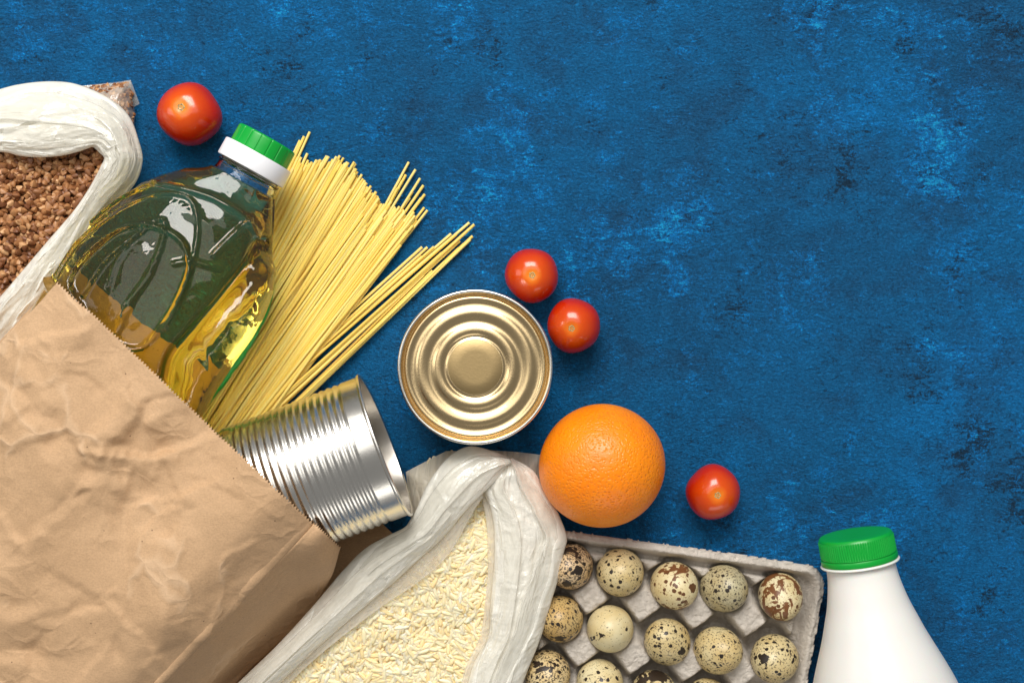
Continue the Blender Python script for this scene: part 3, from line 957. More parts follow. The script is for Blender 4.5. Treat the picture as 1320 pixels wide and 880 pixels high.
# ------------------------------------------------------------------ egg carton
EU = np.array([68.2, 9.6]); EV = np.array([-12.0, 67.5]); E0 = np.array([1005.5, 769.0])
def mat_pulp():
    t = NT('grey_moulded_pulp')
    c = t.coord('Object')
    n1 = t.noise(c, 330, 5, .7, .6)
    n2 = t.noise(c, 90, 4, .6)
    n3 = t.noise(c, 1500, 3, .7)
    col = t.ramp(n2, [(.3, (.56, .50, .43)), (.7, (.69, .63, .555))])
    col = t.mix(.35, col, t.ramp(n3, [(.3, .78), (.65, 1.1)]), 'MULTIPLY')
    h = t.math('ADD', n1, t.math('MULTIPLY', n3, .3))
    t.P(Base_Color=col, Roughness=.9, Normal=t.bump(h, .0019, 1.))
    t.b.inputs['Specular IOR Level'].default_value = .15
    return t.m
def build_carton():
    zt = .022
    k = PX * (1 - zt / CAM_H)
    root_loc = P(860, 850, 0)
    a1 = np.arange(-4.72, .7801, .020); b1 = np.arange(-.66, 5.6801, .020)
    A, B = np.meshgrid(a1, b1, indexing='ij')
    de = np.hypot(A - np.round(np.clip(A, -4, 0)), B - np.round(np.clip(B, 0, 5)))
    Ah = np.clip(np.floor(A) + .5, -4.5, .5); Bh = np.clip(np.floor(B) + .5, -.5, 5.5)
    dp = (np.abs(A - Ah) ** 1.25 + np.abs(B - Bh) ** 1.25) ** (1 / 1.25)
    edge = np.minimum(np.minimum(A + 4.72, .78 - A), np.minimum(B + .66, 5.68 - B))
    # rounded corners: signed distance in the rounded rectangle
    hw, hh, rc = (4.72 + .78) / 2, (5.68 + .66) / 2, .42
    qx = np.abs(A - (-4.72 + .78) / 2) - (hw - rc); qy = np.abs(B - (5.68 - .66) / 2) - (hh - rc)
    sd = -(np.hypot(np.maximum(qx, 0), np.maximum(qy, 0)) + np.minimum(np.maximum(qx, qy), 0) - rc)
    peg = sst(.48, .27, dp)
    innerpeg = (A < .3) & (B > -.25)
    z = .0095 + .0135 * peg * np.where((A < .32) & (A > -4.3) & (B > -.3) & (B < 5.3), 1, .15) - .0075 * sst(.52, .22, de)
    rim = .0245
    wall = sst(.30, .10, sd)
    z = z * (1 - wall) + rim * wall
    lip = sst(.105, .02, sd)
    z = z - .0015 * lip
    z += .0018 * (fbm(A * 9, B * 9, 21) - .5) + .0012 * (fbm(A * 26, B * 26, 22) - .5)
    out = sst(.012, -.01, sd)
    px = E0[0] + EU[0] * A + EV[0] * B; py = E0[1] + EU[1] * A + EV[1] * B
    V = np.stack([(px - 660) * k, (440 - py) * k, z], -1)
    keep = (sd > .0 + .018 * (fbm(A * 14, B * 14, 31) - .5))
    F = [f for f in gridfaces(len(a1), len(b1), flip=True) if all(keep.flat[i] for i in f)]
    # skirt: outer wall down to the table
    cnt = {}
    for f in F:
        for i in range(4):
            e = (f[i], f[(i + 1) % 4])
            cnt[tuple(sorted(e))] = cnt.get(tuple(sorted(e)), 0) + 1
    V = V.reshape(-1, 3)
    used = sorted({i for f in F for i in f}); mp = {u: n for n, u in enumerate(used)}
    V = V[used]; F = [tuple(mp[i] for i in f) for f in F]
    bedge = [(mp[a], mp[b]) for (a, b), c_ in cnt.items() if c_ == 1]
    # orient skirt edges as in their faces
    es = set()
    for f in F:
        for i in range(4): es.add((f[i], f[(i + 1) % 4]))
    cxy = V[:, :2].mean(0)
    nV = list(map(tuple, V)); dn = {}
    def down(i, lev):
        key = (i, lev)
        if key not in dn:
            v = V[i]; dirv = v[:2] - cxy; dirv = dirv / np.linalg.norm(dirv)
            zz = [v[2] - .0022, .001][lev]; off = [.0010, -.006][lev]
            dn[key] = len(nV); nV.append((v[0] + dirv[0] * off, v[1] + dirv[1] * off, zz))
        return dn[key]
    for a, b in bedge:
        if (a, b) in es: a, b = b, a
        F.append((a, b, down(b, 0), down(a, 0)))
        F.append((down(a, 0), down(b, 0), down(b, 1), down(a, 1)))
    o = part('egg_carton', nV, F, mat_pulp())
    tag(o, 'grey moulded pulp egg tray with rough rim holding speckled quail eggs', 'egg carton')
    return o
build_carton()

def mat_egg(seed, base, spec_col, fine, dots, blotch, blotch_col):
    t = NT('quail_egg_shell')
    c = t.coord('Object', loc=(seed * 3.17, seed * 1.31, seed * .77))
    n0 = t.noise(c, 60, 3, .6)
    col = t.mix(t.ramp(n0, [(.35, 0), (.68, .75)]), base, tuple(b * f for b, f in zip(base, (.86, .72, .48))))
    nf = t.noise(c, 780, 3, .65)
    col = t.mix(t.math('MULTIPLY', t.ramp(nf, [(.605 - fine, 0), (.65 - fine, 1)]), .9), col, spec_col)
    wob = t.noise(c, 380, 3, .6)
    v = t.voro(c, 260); vc = t.voro(c, 260, out=1)
    d = t.math('ADD', v, t.math('MULTIPLY', wob, .45))
    m = t.math('MULTIPLY', t.math('LESS_THAN', d, .56), t.math('GREATER_THAN', vc, 1 - dots * 1.35))
    col = t.mix(m, col, tuple(x * .55 for x in spec_col))
    v2 = t.voro(c, 95); vc2 = t.voro(c, 95, out=1)
    d2 = t.math('ADD', v2, t.math('MULTIPLY', t.noise(c, 190, 3, .6), .55))
    m2 = t.math('MULTIPLY', t.math('LESS_THAN', d2, .60), t.math('GREATER_THAN', vc2, 1 - dots * .55))
    col = t.mix(m2, col, tuple(x * .5 for x in spec_col))
    nb = t.noise(c, 78, 4, .55, .9)
    mb = t.ramp(nb, [(.70 - blotch, 0), (.712 - blotch, 1)])
    col = t.mix(mb, col, t.mix(t.noise(c, 300, 2), tuple(x * .6 for x in blotch_col), blotch_col))
    t.P(Base_Color=col, Roughness=.42, Normal=t.bump(t.noise(c, 900, 2), .0001, .4))
    return t.m
BL = (.035, .022, .014); BR = (.20, .075, .022)
CREAM = (.62, .52, .29); TAN = (.54, .39, .17); PALE = (.68, .60, .37); GREY = (.47, .42, .26)
eggs = [  # px, py, radius px, base, spec, fine, dots, blotch, blotch_col, label
    (735, 730, 30, (.60, .45, .27), BL, .10, .5, .09, BL, 'quail egg densely peppered black, at the carton top left corner against the plastic rice bag'),
    (799.5, 737.5, 31.5, CREAM, BL, .03, .35, -.02, BL, 'cream quail egg with small black spots, second in the top row'),
    (870, 755, 31, PALE, BR, .02, .45, .13, BR, 'pale quail egg with large reddish brown blotches, middle of the top row'),
    (934, 758, 31, GREY, BL, .06, .35, -.10, BL, 'greenish grey finely speckled quail egg, fourth in the top row'),
    (1006.5, 769.5, 29, PALE, BR, .05, .3, .16, BR, 'small quail egg mottled with rust brown patches, at the carton top right corner'),
    (722, 797.5, 30.5, TAN, BL, .07, .35, -.10, BL, 'tan quail egg with fine dark speckles, half under the rice bag in the second row'),
    (786.5, 810, 31, PALE, BL, -.02, .14, .035, BL, 'pale smooth quail egg with a few large black spots, second row'),
    (859.5, 826, 30.5, CREAM, BL, .05, .45, .03, BL, 'cream quail egg with round black spots and brown shading, middle of the second row'),
    (926.5, 838, 31, CREAM, BL, .06, .42, -.06, BL, 'beige quail egg evenly dotted dark brown, fourth in the second row'),
    (998, 849, 31.5, CREAM, BL, .05, .40, .0, BL, 'cream quail egg with scattered black dots, right end of the second row'),
    (706, 869, 30.5, (.66, .53, .30), BL, .09, .5, .08, BL, 'dark-blotched quail egg, left end of the third row beside the rice bag'),
    (774, 881, 31, PALE, BL, .02, .3, -.08, BL, 'pale quail egg with sparse dark dots, second in the third row, cut by the frame'),
    (843, 893, 30.5, CREAM, BL, .06, .5, .14, BL, 'quail egg with heavy black-brown blotches, third in the third row, cut by the frame'),
    (913, 907, 31, CREAM, BL, .05, .4, -.05, BL, 'quail egg just peeping in at the bottom frame edge, fourth in the third row')]
def egg_mesh():
    prof = []
    for i in range(37):
        a = math.pi * (1 - i / 36)
        r = math.sin(a); z = math.cos(a)
        prof.append((r * (1 - .09 * z) * .0145, z * .0172))
    V, F = lathe(prof, 56)
    return mesh('quail_egg', V, F)
em = egg_mesh()
for i, (x, y, rp, base, sp, fine, dots, bl, blc, lab) in enumerate(eggs):
    o = link('quail_egg', em if i == 0 else em.copy(), None)
    o.data.materials.clear(); o.data.materials.append(mat_egg(i + 1, base, sp, fine, dots, bl, blc))
    z = .0225
    s = rp * PX * (1 - z / CAM_H) / .0150
    o.scale = (s, s, s)
    rr = random.Random(i * 7 + 3)
    o.rotation_euler = (R(rr.uniform(-24, 24)), R(rr.uniform(-24, 24)), R(rr.uniform(0, 360)))
    o.location = P(x, y, z)
    tag(o, lab, 'quail egg', 'quail eggs in the carton')

# ------------------------------------------------------------------ thin plastic film
def mat_film(name, alpha=.9, col=(.86, .85, .80), bump=1.):
    t = NT(name)
    c = t.coord('Object')
    uv = t.coord('UV', scale=(1, .16, 1))
    st = t.noise(uv, 240, 4, .6, .5)
    cr = t.math('ABSOLUTE', t.math('SUBTRACT', t.noise(t.coord('UV', scale=(1, .22, 1), loc=(.3, .1, 0)), 75, 3, .5, .8), .5))
    cr2 = t.math('ABSOLUTE', t.math('SUBTRACT', t.noise(t.coord('UV', scale=(1, .5, 1), rot=(0, 0, R(32)), loc=(.7, .2, 0)), 60, 2, .5, .6), .5))
    n1 = t.noise(t.coord('Object', scale=(1, 3, 1), rot=(0, 0, R(40))), 70, 4, .65, 1.2)
    n2 = t.noise(c, 160, 3, .6, .5)
    w = t.voro(c, 900)
    h = t.math('ADD', t.math('MULTIPLY', n1, .6), t.math('MULTIPLY', n2, .3))
    h = t.math('ADD', h, t.math('MULTIPLY', st, .16))
    h = t.math('ADD', h, t.math('ADD', t.math('MULTIPLY', t.math('MINIMUM', cr, .12), 7.), t.math('MULTIPLY', t.math('MINIMUM', cr2, .10), 6.)))
    nb = t.bump(h, .0011 * bump, .8)
    nb = t.bump(w, .00025, .35, nb)
    t.t.nodes.remove(t.b)
    df = t.n('ShaderNodeBsdfDiffuse'); df.inputs['Color'].default_value = (*col, 1); t.set(df, 'Normal', nb)
    tr = t.n('ShaderNodeBsdfTranslucent'); tr.inputs['Color'].default_value = (*col, 1); t.set(tr, 'Normal', nb)
    gl = t.n('ShaderNodeBsdfGlossy'); gl.inputs['Roughness'].default_value = .20; t.set(gl, 'Normal', nb)
    tp = t.n('ShaderNodeBsdfTransparent')
    m1 = t.n('ShaderNodeMixShader'); m1.inputs[0].default_value = .22
    t.t.links.new(df.outputs[0], m1.inputs[1]); t.t.links.new(tr.outputs[0], m1.inputs[2])
    m2 = t.n('ShaderNodeMixShader')
    a = t.ramp(t.math('ADD', t.math('MULTIPLY', t.noise(c, 26, 3, .6), .5), t.math('MULTIPLY', st, .5)), [(.36, max(alpha - .22, 0)), (.62, min(alpha + .08, 1))])
    t.t.links.new(a, m2.inputs[0])
    t.t.links.new(tp.outputs[0], m2.inputs[1]); t.t.links.new(m1.outputs[0], m2.inputs[2])
    lw = t.n('ShaderNodeLayerWeight'); lw.inputs['Blend'].default_value = .3; t.set(lw, 'Normal', nb)
    m3 = t.n('ShaderNodeMixShader')
    t.t.links.new(t.math('ADD', t.math('MULTIPLY', lw.outputs['Facing'], .16), .07), m3.inputs[0])
    t.t.links.new(m2.outputs[0], m3.inputs[1]); t.t.links.new(gl.outputs[0], m3.inputs[2])
    t.t.links.new(m3.outputs[0], t.out.inputs['Surface'])
    return t.m
FILM = mat_film('white_plastic_film', .86, (.99, .965, .87))
FILM_THIN = mat_film('thin_clear_film', .40, (.97, .91, .78), .8)

FILM_MID = mat_film('milky_clear_film', .88, (.96, .91, .78), .8)

def band(name, outer, inner, parent, seed, n=300, m=110, bulge=.010, amp=.0030, folds=7., mat=None, power=.42):
    """rolled plastic between two traced edges; each point x, y, z(m)"""
    outer = np.asarray(outer, float); inner = np.asarray(inner, float)
    L = len(outer)
    d = np.r_[0, np.cumsum(np.linalg.norm(np.diff((outer + inner)[:, :2] / 2, axis=0), axis=1))]
    def rs_(c):
        ts = np.linspace(0, d[-1], n)
        Pp = np.vstack([2 * c[0] - c[1], c, 2 * c[-1] - c[-2]])
        out = []
        for v in ts:
            i = min(max(np.searchsorted(d, v, 'right') - 1, 0), L - 2)
            t = (v - d[i]) / (d[i + 1] - d[i])
            p0, p1, p2, p3 = Pp[i], Pp[i + 1], Pp[i + 2], Pp[i + 3]
            out.append(.5 * (2 * p1 + (p2 - p0) * t + (2 * p0 - 5 * p1 + 4 * p2 - p3) * t * t + (3 * p1 - p0 - 3 * p2 + p3) * t ** 3))
        return np.array(out), ts
    O, ts = rs_(outer); I, _ = rs_(inner)
    w = np.linspace(0, 1, m)[None, :]
    T = ts[:, None]
    wid = np.linalg.norm((O - I)[:, :2], axis=1)[:, None]
    X = O[:, 0:1] * (1 - w) + I[:, 0:1] * w
    Y = O[:, 1:2] * (1 - w) + I[:, 1:2] * w
    Z = O[:, 2:3] * (1 - w) + I[:, 2:3] * w
    env = np.sin(np.pi * w) ** power
    env2 = np.minimum(1, np.sin(np.pi * w) * 3)
    sc = np.minimum(1, wid / 60)
    Z = Z + bulge * env * sc
    def pleat(ph, drop=.30):
        f = ph - np.floor(ph)
        return np.where(f < 1 - drop, f / (1 - drop), (1 - f) / drop)
    ww = w * folds * .62 + 2.6 * fbm(T / 150, w * .8, seed + 3) + T / 420
    ht = .35 + .9 * vn(np.floor(ww) * 1.7 + 0 * T, T / 90, seed + 6)
    wr = (pleat(ww) - .5) * ht + .24 * (pleat(w * folds * 1.3 - 2.2 * fbm(T / 90, w, seed + 8) - T / 150, .3) - .5) * vn(T / 60, w * 3, seed + 9) * 1.6
    wr = wr + .45 * (fbm(T / 45, w * wid / 45, seed + 2, 3) - .5) + .22 * (ridged(T / 22 + w * 3, w * wid / 30 - T / 60, seed + 4) - .5)
    Z = Z + amp * wr * env2 * sc
    X = X + 3 * (fbm(T / 40, w * 3, seed + 5) - .5) * env2
    # ragged silhouette
    Z2 = O[:, 2:3] * (1 - w) + I[:, 2:3] * w - .002 * env
    V1 = PA(X, Y, Z); V2 = PA(X, Y, Z2)
    V = np.concatenate([V1, V2[:, ::-1][:, 1:-1]], 1)
    mm = V.shape[1]
    F = gridfaces(n, mm, False, True)
    o = part(name, V.reshape(-1, 3), F, mat or FILM, parent)
    wu = np.concatenate([w[0], w[0][::-1][1:-1]])
    vidx = np.zeros(len(o.data.loops), int); o.data.loops.foreach_get('vertex_index', vidx)
    ii, jj = vidx // mm, vidx % mm
    uvs = np.stack([wu[jj] * float(wid.mean()) * PX, ts[ii] * PX], -1)
    o.data.uv_layers.new(name='film').data.foreach_set('uv', uvs.ravel())
    return o

def grains(name, V0, F0, poly, zfun, count, label, cat, mat, base_col, layers=4, smin=.9, smax=1.1, tilt=.35, seed=1, layer_dz=.0009, flat=True, sep=0):
    r = np.random.RandomState(seed)
    poly = np.array(poly, float)
    mn, mx = poly.min(0), poly.max(0)
    V = []; F = []
    n0 = len(V0)
    k = 0
    tot = 0
    V0 = np.array(V0)
    while tot < count:
        x = r.uniform(mn[0], mx[0]); y = r.uniform(mn[1], mx[1])
        if not inside(poly, np.array([x]), np.array([y]))[0]: continue
        lay = tot * layers // count
        z = float(zfun(x, y)) + (lay - layers + 1) * layer_dz + r.uniform(-.0004, .0004)
        q = Quaternion((0, 0, 1), r.uniform(0, 2 * math.pi)) @ Quaternion((0, 1, 0), r.normal() * tilt) @ Quaternion((1, 0, 0), r.uniform(0, 2 * math.pi) if flat else r.normal() * .9)
        M = np.array(q.to_matrix())
        s = r.uniform(smin, smax)
        V.append((V0 * s) @ M.T + np.array(P(x, y, z)))
        F += [tuple(i + tot * n0 for i in f) for f in F0]
        tot += 1
    V = np.concatenate(V)
    o = part(name, V, F, mat, None, True, 50)
    tag(o, label, cat, kind='stuff')
    # bed of the heap under the loose grains, same object
    return o

def heap_bed(poly, zfun, drop, step=8):
    poly = np.array(poly, float); mn, mx = poly.min(0) - 12, poly.max(0) + 12
    X, Y = np.meshgrid(np.arange(mn[0], mx[0], step), np.arange(mn[1], mx[1], step), indexing='ij')
    Z = np.vectorize(zfun)(X, Y) - drop
    F = gridfaces(*X.shape, flip=True)
    ins = inside(poly, X, Y).ravel()
    F = [f for f in F if any(ins[i] for i in f)]
    return PA(X, Y, Z).reshape(-1, 3), F

# ------------------------------------------------------------------ rice
t = NT('parboiled_rice')
g = t.n('ShaderNodeNewGeometry')
col = t.ramp(g.outputs['Random Per Island'], [(0, (.95, .70, .35)), (.45, (.965, .78, .46)), (.9, (.97, .83, .54)), (1, (.97, .88, .66))])
t.P(Base_Color=col, Roughness=.48)
t.b.inputs['Subsurface Weight'].default_value = .4
t.b.inputs['Subsurface Radius'].default_value = (1, .7, .35)
t.b.inputs['Subsurface Scale'].default_value = .0015
RICE = t.m
BED_R = simple('rice_heap_depth', (.92, .68, .34), .8)
prof = [(0, -4.2), (.5, -3.9), (.85, -2.9), (1.05, -1.2), (1.05, 1.2), (.88, 2.8), (.5, 3.8), (0, 4.2)]
V0, F0 = lathe([(a * .00132, b * .00120) for a, b in prof], 7)
V0 = np.array(V0)[:, [2, 0, 1]]          # long axis along x
rice_poly = [(640, 615), (600, 640), (560, 685), (515, 730), (470, 770), (430, 805), (385, 835), (330, 880), (280, 930), (640, 940), (640, 880), (655, 780), (655, 660)]
def rice_z(x, y):
    return .030 + .004 * math.sin((x - 380) / 90) * math.cos((y - 700) / 80) - .010 * max(0, (700 - y) / 110) + .003 * (float(vn(x / 30, y / 30, 4)) - .5)
ro = grains('rice', V0, F0, rice_poly, rice_z, 5200, 'pale yellow long grain rice heaped in the open clear bag', 'rice', RICE, None, layers=5, smin=.85, smax=1.12, tilt=.10, seed=3, layer_dz=.0006)
bed_poly = [(664, 600), (690, 625), (712, 665), (720, 700), (712, 738), (700, 775), (686, 820), (668, 867), (650, 920), (635, 965), (280, 965), (320, 893), (372, 838), (420, 792), (462, 745), (500, 712), (536, 690), (552, 655), (575, 612), (605, 590), (640, 592)]
_bc = np.array(bed_poly + bed_poly[:1], float)
def bed_z(x, y):
    d = float(seg_dist(np.array([x]), np.array([y]), _bc)[0])
    return .010 + (rice_z(x, y) - .0142 + (0 if inside(np.array(rice_poly, float), np.array([x]), np.array([y]))[0] else -.0015)) * min(1, d / 16)
Vb, Fb = heap_bed(bed_poly, bed_z, 0, 4)
def join_bed(o, Vb, Fb, mat):
    m2 = mesh('bed', Vb - np.array(o.location), Fb)
    bm = bmesh.new(); bm.from_mesh(o.data); n0 = len(bm.faces); bm.from_mesh(m2)
    bm.faces.ensure_lookup_table()
    for f in bm.faces[n0:]: f.material_index = 1
    bm.to_mesh(o.data); bm.free(); o.data.materials.append(mat)
join_bed(ro, Vb, Fb, BED_R)

def film_sheet(name, poly, zc, parent, mat, seed, step=4, edge_w=45, zmin=.002, amp=.0015, zlist=None):
    poly = np.array(poly, float); mn, mx = poly.min(0), poly.max(0)
    X, Y = np.meshgrid(np.arange(mn[0], mx[0] + step, step), np.arange(mn[1], mx[1] + step, step), indexing='ij')
    cl = np.vstack([poly, poly[:1]])
    sd = seg_dist(X, Y, cl)
    ins = inside(poly, X, Y)
    F = gridfaces(*X.shape, flip=True)
    # pull the outside corners of the border faces onto the outline
    fl = ins.ravel()
    F = [f for f in F if any(fl[i] for i in f)]
    Xf, Yf = X.copy(), Y.copy()
    for a, b in zip(cl[:-1], cl[1:]):
        ab = b - a
        tt = np.clip(((X - a[0]) * ab[0] + (Y - a[1]) * ab[1]) / (ab @ ab + 1e-9), 0, 1)
        qx, qy = a[0] + tt * ab[0], a[1] + tt * ab[1]
        hit = (~ins) & (np.abs(np.hypot(X - qx, Y - qy) - sd) < 1e-6)
        Xf[hit] = qx[hit]; Yf[hit] = qy[hit]
    sdi = np.where(ins, sd, 0)
    Z = zmin + (zc - zmin) * np.sin(np.clip(sdi / edge_w, 0, 1) * np.pi / 2) ** .8
    Z = Z + amp * (ridged(X / 34 + Y / 90, Y / 40 - X / 120, seed) - .5) * np.minimum(1, sdi / 15) + amp * .5 * (ridged(X / 12, Y / 14, seed + 1) - .5) * np.minimum(1, sdi / 15)
    V = PA(Xf, Yf, Z).reshape(-1, 3)
    used = sorted({i for f in F for i in f}); mp = {u: n for n, u in enumerate(used)}
    o = part(name, V[used], [tuple(mp[i] for i in f) for f in F], mat, parent)
    vidx = np.zeros(len(o.data.loops), int); o.data.loops.foreach_get('vertex_index', vidx)
    o.data.uv_layers.new(name='film').data.foreach_set('uv', V[used][vidx][:, :2].ravel())
    return o

FILM_FOLD = mat_film('folded_film_layer', .50, (.99, .965, .87))
def fold_strips(outer, inner, parent, seed, specs, lift=.0062, folds=3):
    """loose film layers lying over a wall: each spec = (t0, t1, start w0, w1, end w0, w1)"""
    outer = np.asarray(outer, float); inner = np.asarray(inner, float)
    L = len(outer)
    O = cat_rom(outer, 120); I = np.stack([np.interp(np.linspace(0, L - 1, 120), np.arange(L), inner[:, c]) for c in range(3)], -1)
    # same parameter on both edges
    O = np.stack([np.interp(np.linspace(0, L - 1, 120), np.arange(L), outer[:, c]) for c in range(3)], -1)
    for k, (t0, t1, a0, a1, b0, b1) in enumerate(specs):
        i0, i1 = int(t0 * 119), int(t1 * 119)
        n = 14
        idx = np.linspace(i0, i1, n).astype(int)
        f = np.linspace(0, 1, n)
        w0 = a0 + (b0 - a0) * f + .05 * (vn(f * 4, f * 0, seed + k) - .5); w1 = a1 + (b1 - a1) * f + .07 * (vn(f * 5, f * 0, seed + k + 9) - .5)
        w0 = np.clip(w0, 0.02, 1); w1 = np.clip(w1, 0.02, 1)
        def edge(w):
            e = O[idx] * (1 - w)[:, None] + I[idx] * w[:, None]
            e[:, 2] += (.011 + .003) * np.sin(np.pi * w) ** .6
            return e
        e0, e1 = edge(w0), edge(w1)
        e0[:, 2] -= .002; e1[:, 2] -= .001
        band('film_fold', e0, e1, parent, seed + 20 + k, n=150, m=26, bulge=lift * .5, amp=.0013, folds=folds * .8, mat=FILM_FOLD, power=.45)

rb = thing('rice_bag', P(600, 760, 0), 'open white translucent plastic bag full of rice between tin can and egg carton', 'plastic bag')
# lower closed end of the bag lying on the board, rice seen through it
low = [(523, 608), (540, 599), (575, 581), (600, 582), (633, 580), (665, 582), (698, 586), (712, 640), (700, 700), (600, 690), (532, 690)]
film_sheet('bag_bottom', low, .020, rb, FILM_MID, 5, edge_w=40)
low2 = [(530, 612), (545, 603), (578, 588), (690, 592), (695, 640), (640, 660), (560, 680), (536, 680)]
def low_z(x, y):
    d = float(seg_dist(np.array([x]), np.array([y]), np.array(low + low[:1], float))[0])
    return .0008 + .0125 * math.sin(min(max(d - 7, 0) / 40, 1) * math.pi / 2) ** .8
# bag floor and sides below the heap
floor_poly = [(523, 608), (575, 581), (660, 582), (712, 640), (724, 700), (700, 800), (668, 900), (640, 960), (250, 960), (320, 880), (400, 800), (470, 730), (530, 672)]
film_sheet('bag_underside', floor_poly, .002, rb, FILM, 6, step=8, amp=.0006, zmin=.0016)
r3 = rng
lo = grains('rice', V0, F0, low2, low_z, 1000, 'rice showing faintly through the closed lower end of the rice bag by the gold can', 'rice', RICE, None, layers=2, tilt=.2, seed=9)
# right film wall
outer = [(660, 590, .034), (684, 603, .034), (697, 620, .032), (715, 652, .030), (724, 671, .030), (731, 693, .030), (727, 712, .032), (722, 738, .033), (712, 771, .033), (698, 819, .033), (679, 867, .033), (660, 920, .032), (640, 970, .030)]
inner = [(655, 593, .034), (634, 612, .036), (624, 632, .036), (631, 652, .036), (636, 676, .036), (637, 700, .036), (636, 732, .036), (633, 765, .036), (631, 792, .036), (629, 820, .036), (610, 856, .036), (598, 900, .036), (585, 950, .034)]
band('bag_wall', outer, inner, rb, 50, bulge=.009, amp=.0024, folds=2.2)
fold_strips(outer, inner, rb, 300, [(0, .50, .05, .40, .02, .30), (.12, .95, .66, .93, .60, .97), (.45, 1., .06, .40, .04, .62)])
# left film wall sweeping over the top
outer = [(250, 935, .030), (305, 881, .032), (355, 833, .032), (402, 782, .030), (440, 737, .030), (470, 707, .031), (500, 690, .033), (524, 677, .036), (537, 655, .038), (547, 632, .038), (560, 610, .038), (580, 587, .036), (605, 575, .034), (632, 580, .034), (648, 586, .034), (664, 593, .034)]
inner = [(310, 930, .034), (352, 889, .035), (400, 843, .036), (449, 800, .037), (488, 767, .038), (515, 744, .039), (543, 718, .040), (562, 702, .040), (580, 683, .041), (592, 668, .042), (606, 652, .043), (622, 636, .043), (636, 622, .042), (648, 608, .040), (656, 600, .037), (664, 594, .034)]
band('bag_wall', outer, inner, rb, 70, n=340, bulge=.009, amp=.0026, folds=3.2)
fold_strips(outer, inner, rb, 330, [(0, .60, .10, .52, .45, .80), (.30, .92, .05, .50, .30, .75), (.45, .97, .62, .97, .30, .88), (.05, .5, .62, .97, .66, .95)])

lip_o = [(300, 940, .035), (352, 889, .035), (400, 843, .036), (449, 800, .037), (488, 767, .038), (515, 744, .039), (543, 718, .040), (562, 702, .040), (580, 683, .041), (606, 652, .042), (622, 636, .042)]
lip_i = [(308, 946, .035), (358, 895, .035), (406, 849, .035), (457, 808, .035), (499, 777, .036), (530, 757, .037), (561, 733, .037), (580, 713, .037), (592, 694, .038), (610, 660, .040), (623, 640, .042)]
band('bag_lip', lip_o, lip_i, rb, 110, n=140, m=24, bulge=.002, amp=.0012, folds=2, mat=FILM_THIN)
lip_o = [(624, 632, .036), (631, 652, .036), (636, 676, .036), (637, 700, .036), (636, 732, .036), (633, 765, .036), (631, 792, .036), (629, 820, .036), (610, 856, .036), (598, 900, .036)]
lip_i = [(621, 640, .035), (625, 660, .035), (628, 684, .035), (628, 706, .035), (629, 736, .035), (626, 768, .035), (623, 796, .035), (618, 822, .035), (601, 858, .035), (590, 900, .035)]
band('bag_lip', lip_o, lip_i, rb, 120, n=140, m=20, bulge=.001, amp=.0008, folds=2, mat=FILM_THIN)

# ------------------------------------------------------------------ buckwheat
t = NT('roasted_buckwheat')
g = t.n('ShaderNodeNewGeometry')
col = t.ramp(g.outputs['Random Per Island'], [(0, (.16, .055, .020)), (.4, (.30, .125, .045)), (.75, (.45, .215, .085)), (1, (.62, .36, .17))])
n_ = t.noise(t.coord('Object'), 500, 3, .6)
col = t.mix(.4, col, t.ramp(n_, [(.3, .6), (.65, 1.2)]), 'MULTIPLY')
t.P(Base_Color=col, Roughness=.45)
BUCK = t.m
BED_B = simple('buckwheat_gap_shade', (.10, .04, .018), .9)  # dark bed colour: the shade between groats painted in
prof = [(0, -1.35), (.7, -1.25), (1.25, -.8), (1.5, -.15), (1.2, .55), (.7, 1.15), (.25, 1.65), (0, 1.85)]
def brad(k, r, z, th): return r * (1 + .25 * np.cos(3 * th) + .05 * np.cos(6 * th))
V1_, F1_ = lathe([(a * .00152, b * .00140) for a, b in prof], 12, brad)
buck_poly = [(-110, 185), (0, 180), (60, 190), (120, 178), (150, 195), (150, 230), (120, 270), (70, 330), (20, 390), (-50, 460), (-120, 520)]
def buck_z(x, y):
    return .034 + .003 * math.sin(x / 60) * math.cos(y / 70) + .004 * (float(vn(x / 28, y / 28, 14)) - .5)
bo = grains('buckwheat', V1_, F1_, buck_poly, buck_z, 3900, 'toasted brown buckwheat groats filling the open plastic bag at far left', 'buckwheat', BUCK, None, layers=4, smin=.78, smax=1.12, tilt=1.6, seed=21, layer_dz=.0017, flat=False)
Vb, Fb = heap_bed(buck_poly, buck_z, .0045)
join_bed(bo, Vb, Fb, BED_B)
bb = thing('buckwheat_bag', P(60, 240, 0), 'open white translucent plastic bag of buckwheat at the far left above the paper bag', 'plastic bag')
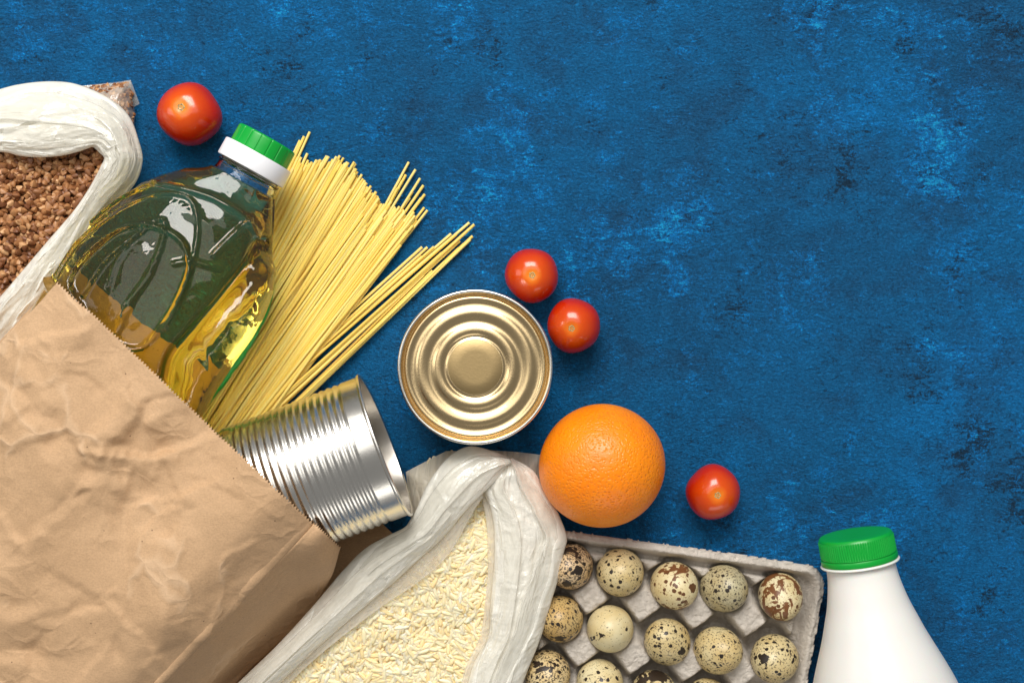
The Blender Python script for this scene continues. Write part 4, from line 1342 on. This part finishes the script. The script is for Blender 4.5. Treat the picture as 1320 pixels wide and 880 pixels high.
outer = [(-140, 175, .028), (-60, 135, .028), (0, 115, .028), (30, 108, .028), (62, 105, .028), (92, 107, .028), (122, 117, .028), (150, 133, .029), (168, 152, .029), (178, 178, .029), (184, 205, .028), (177, 232, .026), (158, 256, .026), (135, 278, .026), (108, 318, .026), (92, 362, .026), (52, 415, .026), (0, 468, .026), (-70, 540, .026)]
inner = [(-140, 205, .038), (-60, 198, .038), (0, 196, .039), (25, 201, .039), (50, 203, .039), (78, 201, .039), (100, 196, .040), (112, 192, .040), (120, 190, .040), (128, 197, .040), (134, 204, .040), (130, 214, .040), (124, 226, .040), (112, 247, .040), (94, 273, .040), (62, 310, .040), (28, 350, .040), (-10, 394, .040), (-70, 460, .040)]
band('bag_wall', outer, inner, bb, 90, n=360, m=120, bulge=.009, amp=.0036, folds=4.2)
fold_strips(outer, inner, bb, 360, [(0, .44, .08, .45, .20, .62), (.12, .50, .60, .95, .45, .80), (.36, .72, .05, .40, .35, .70), (.52, 1., .30, .90, .20, .85), (.44, .62, .50, .96, .75, .97)])
# closed lower corner of the bag with groats behind the film
cor = [(95, 112), (140, 107), (167, 104), (171, 118), (174, 150), (172, 175), (130, 160)]
film_sheet('bag_bottom', cor, .020, bb, FILM_THIN, 25, step=3, edge_w=22, zmin=.003)
part('bag_seam', [P(160, 104.5, .004), P(168.5, 103.5, .006), P(180, 134, .005), P(172.5, 138, .003)], [(0, 3, 2, 1)], FILM_THIN, bb)
def cor_z(x, y):
    d = float(seg_dist(np.array([x]), np.array([y]), np.array(cor + cor[:1], float))[0])
    return .001 + .016 * math.sin(min(d / 22, 1) * math.pi / 2)
cor2 = [(105, 116), (140, 111), (163, 109), (168, 120), (170, 150), (165, 170), (130, 155)]
grains('buckwheat', V1_, F1_, cor2, cor_z, 260, 'buckwheat groats blurred behind film in the small top corner of the bag', 'buckwheat', BUCK, None, layers=2, tilt=1.6, seed=23, flat=False)
fp = [(-130, 190), (0, 125), (90, 112), (168, 106), (176, 200), (160, 250), (80, 345), (0, 425), (-100, 520)]
film_sheet('bag_underside', fp, .002, bb, FILM, 26, step=8, amp=.0006, zmin=.0014)
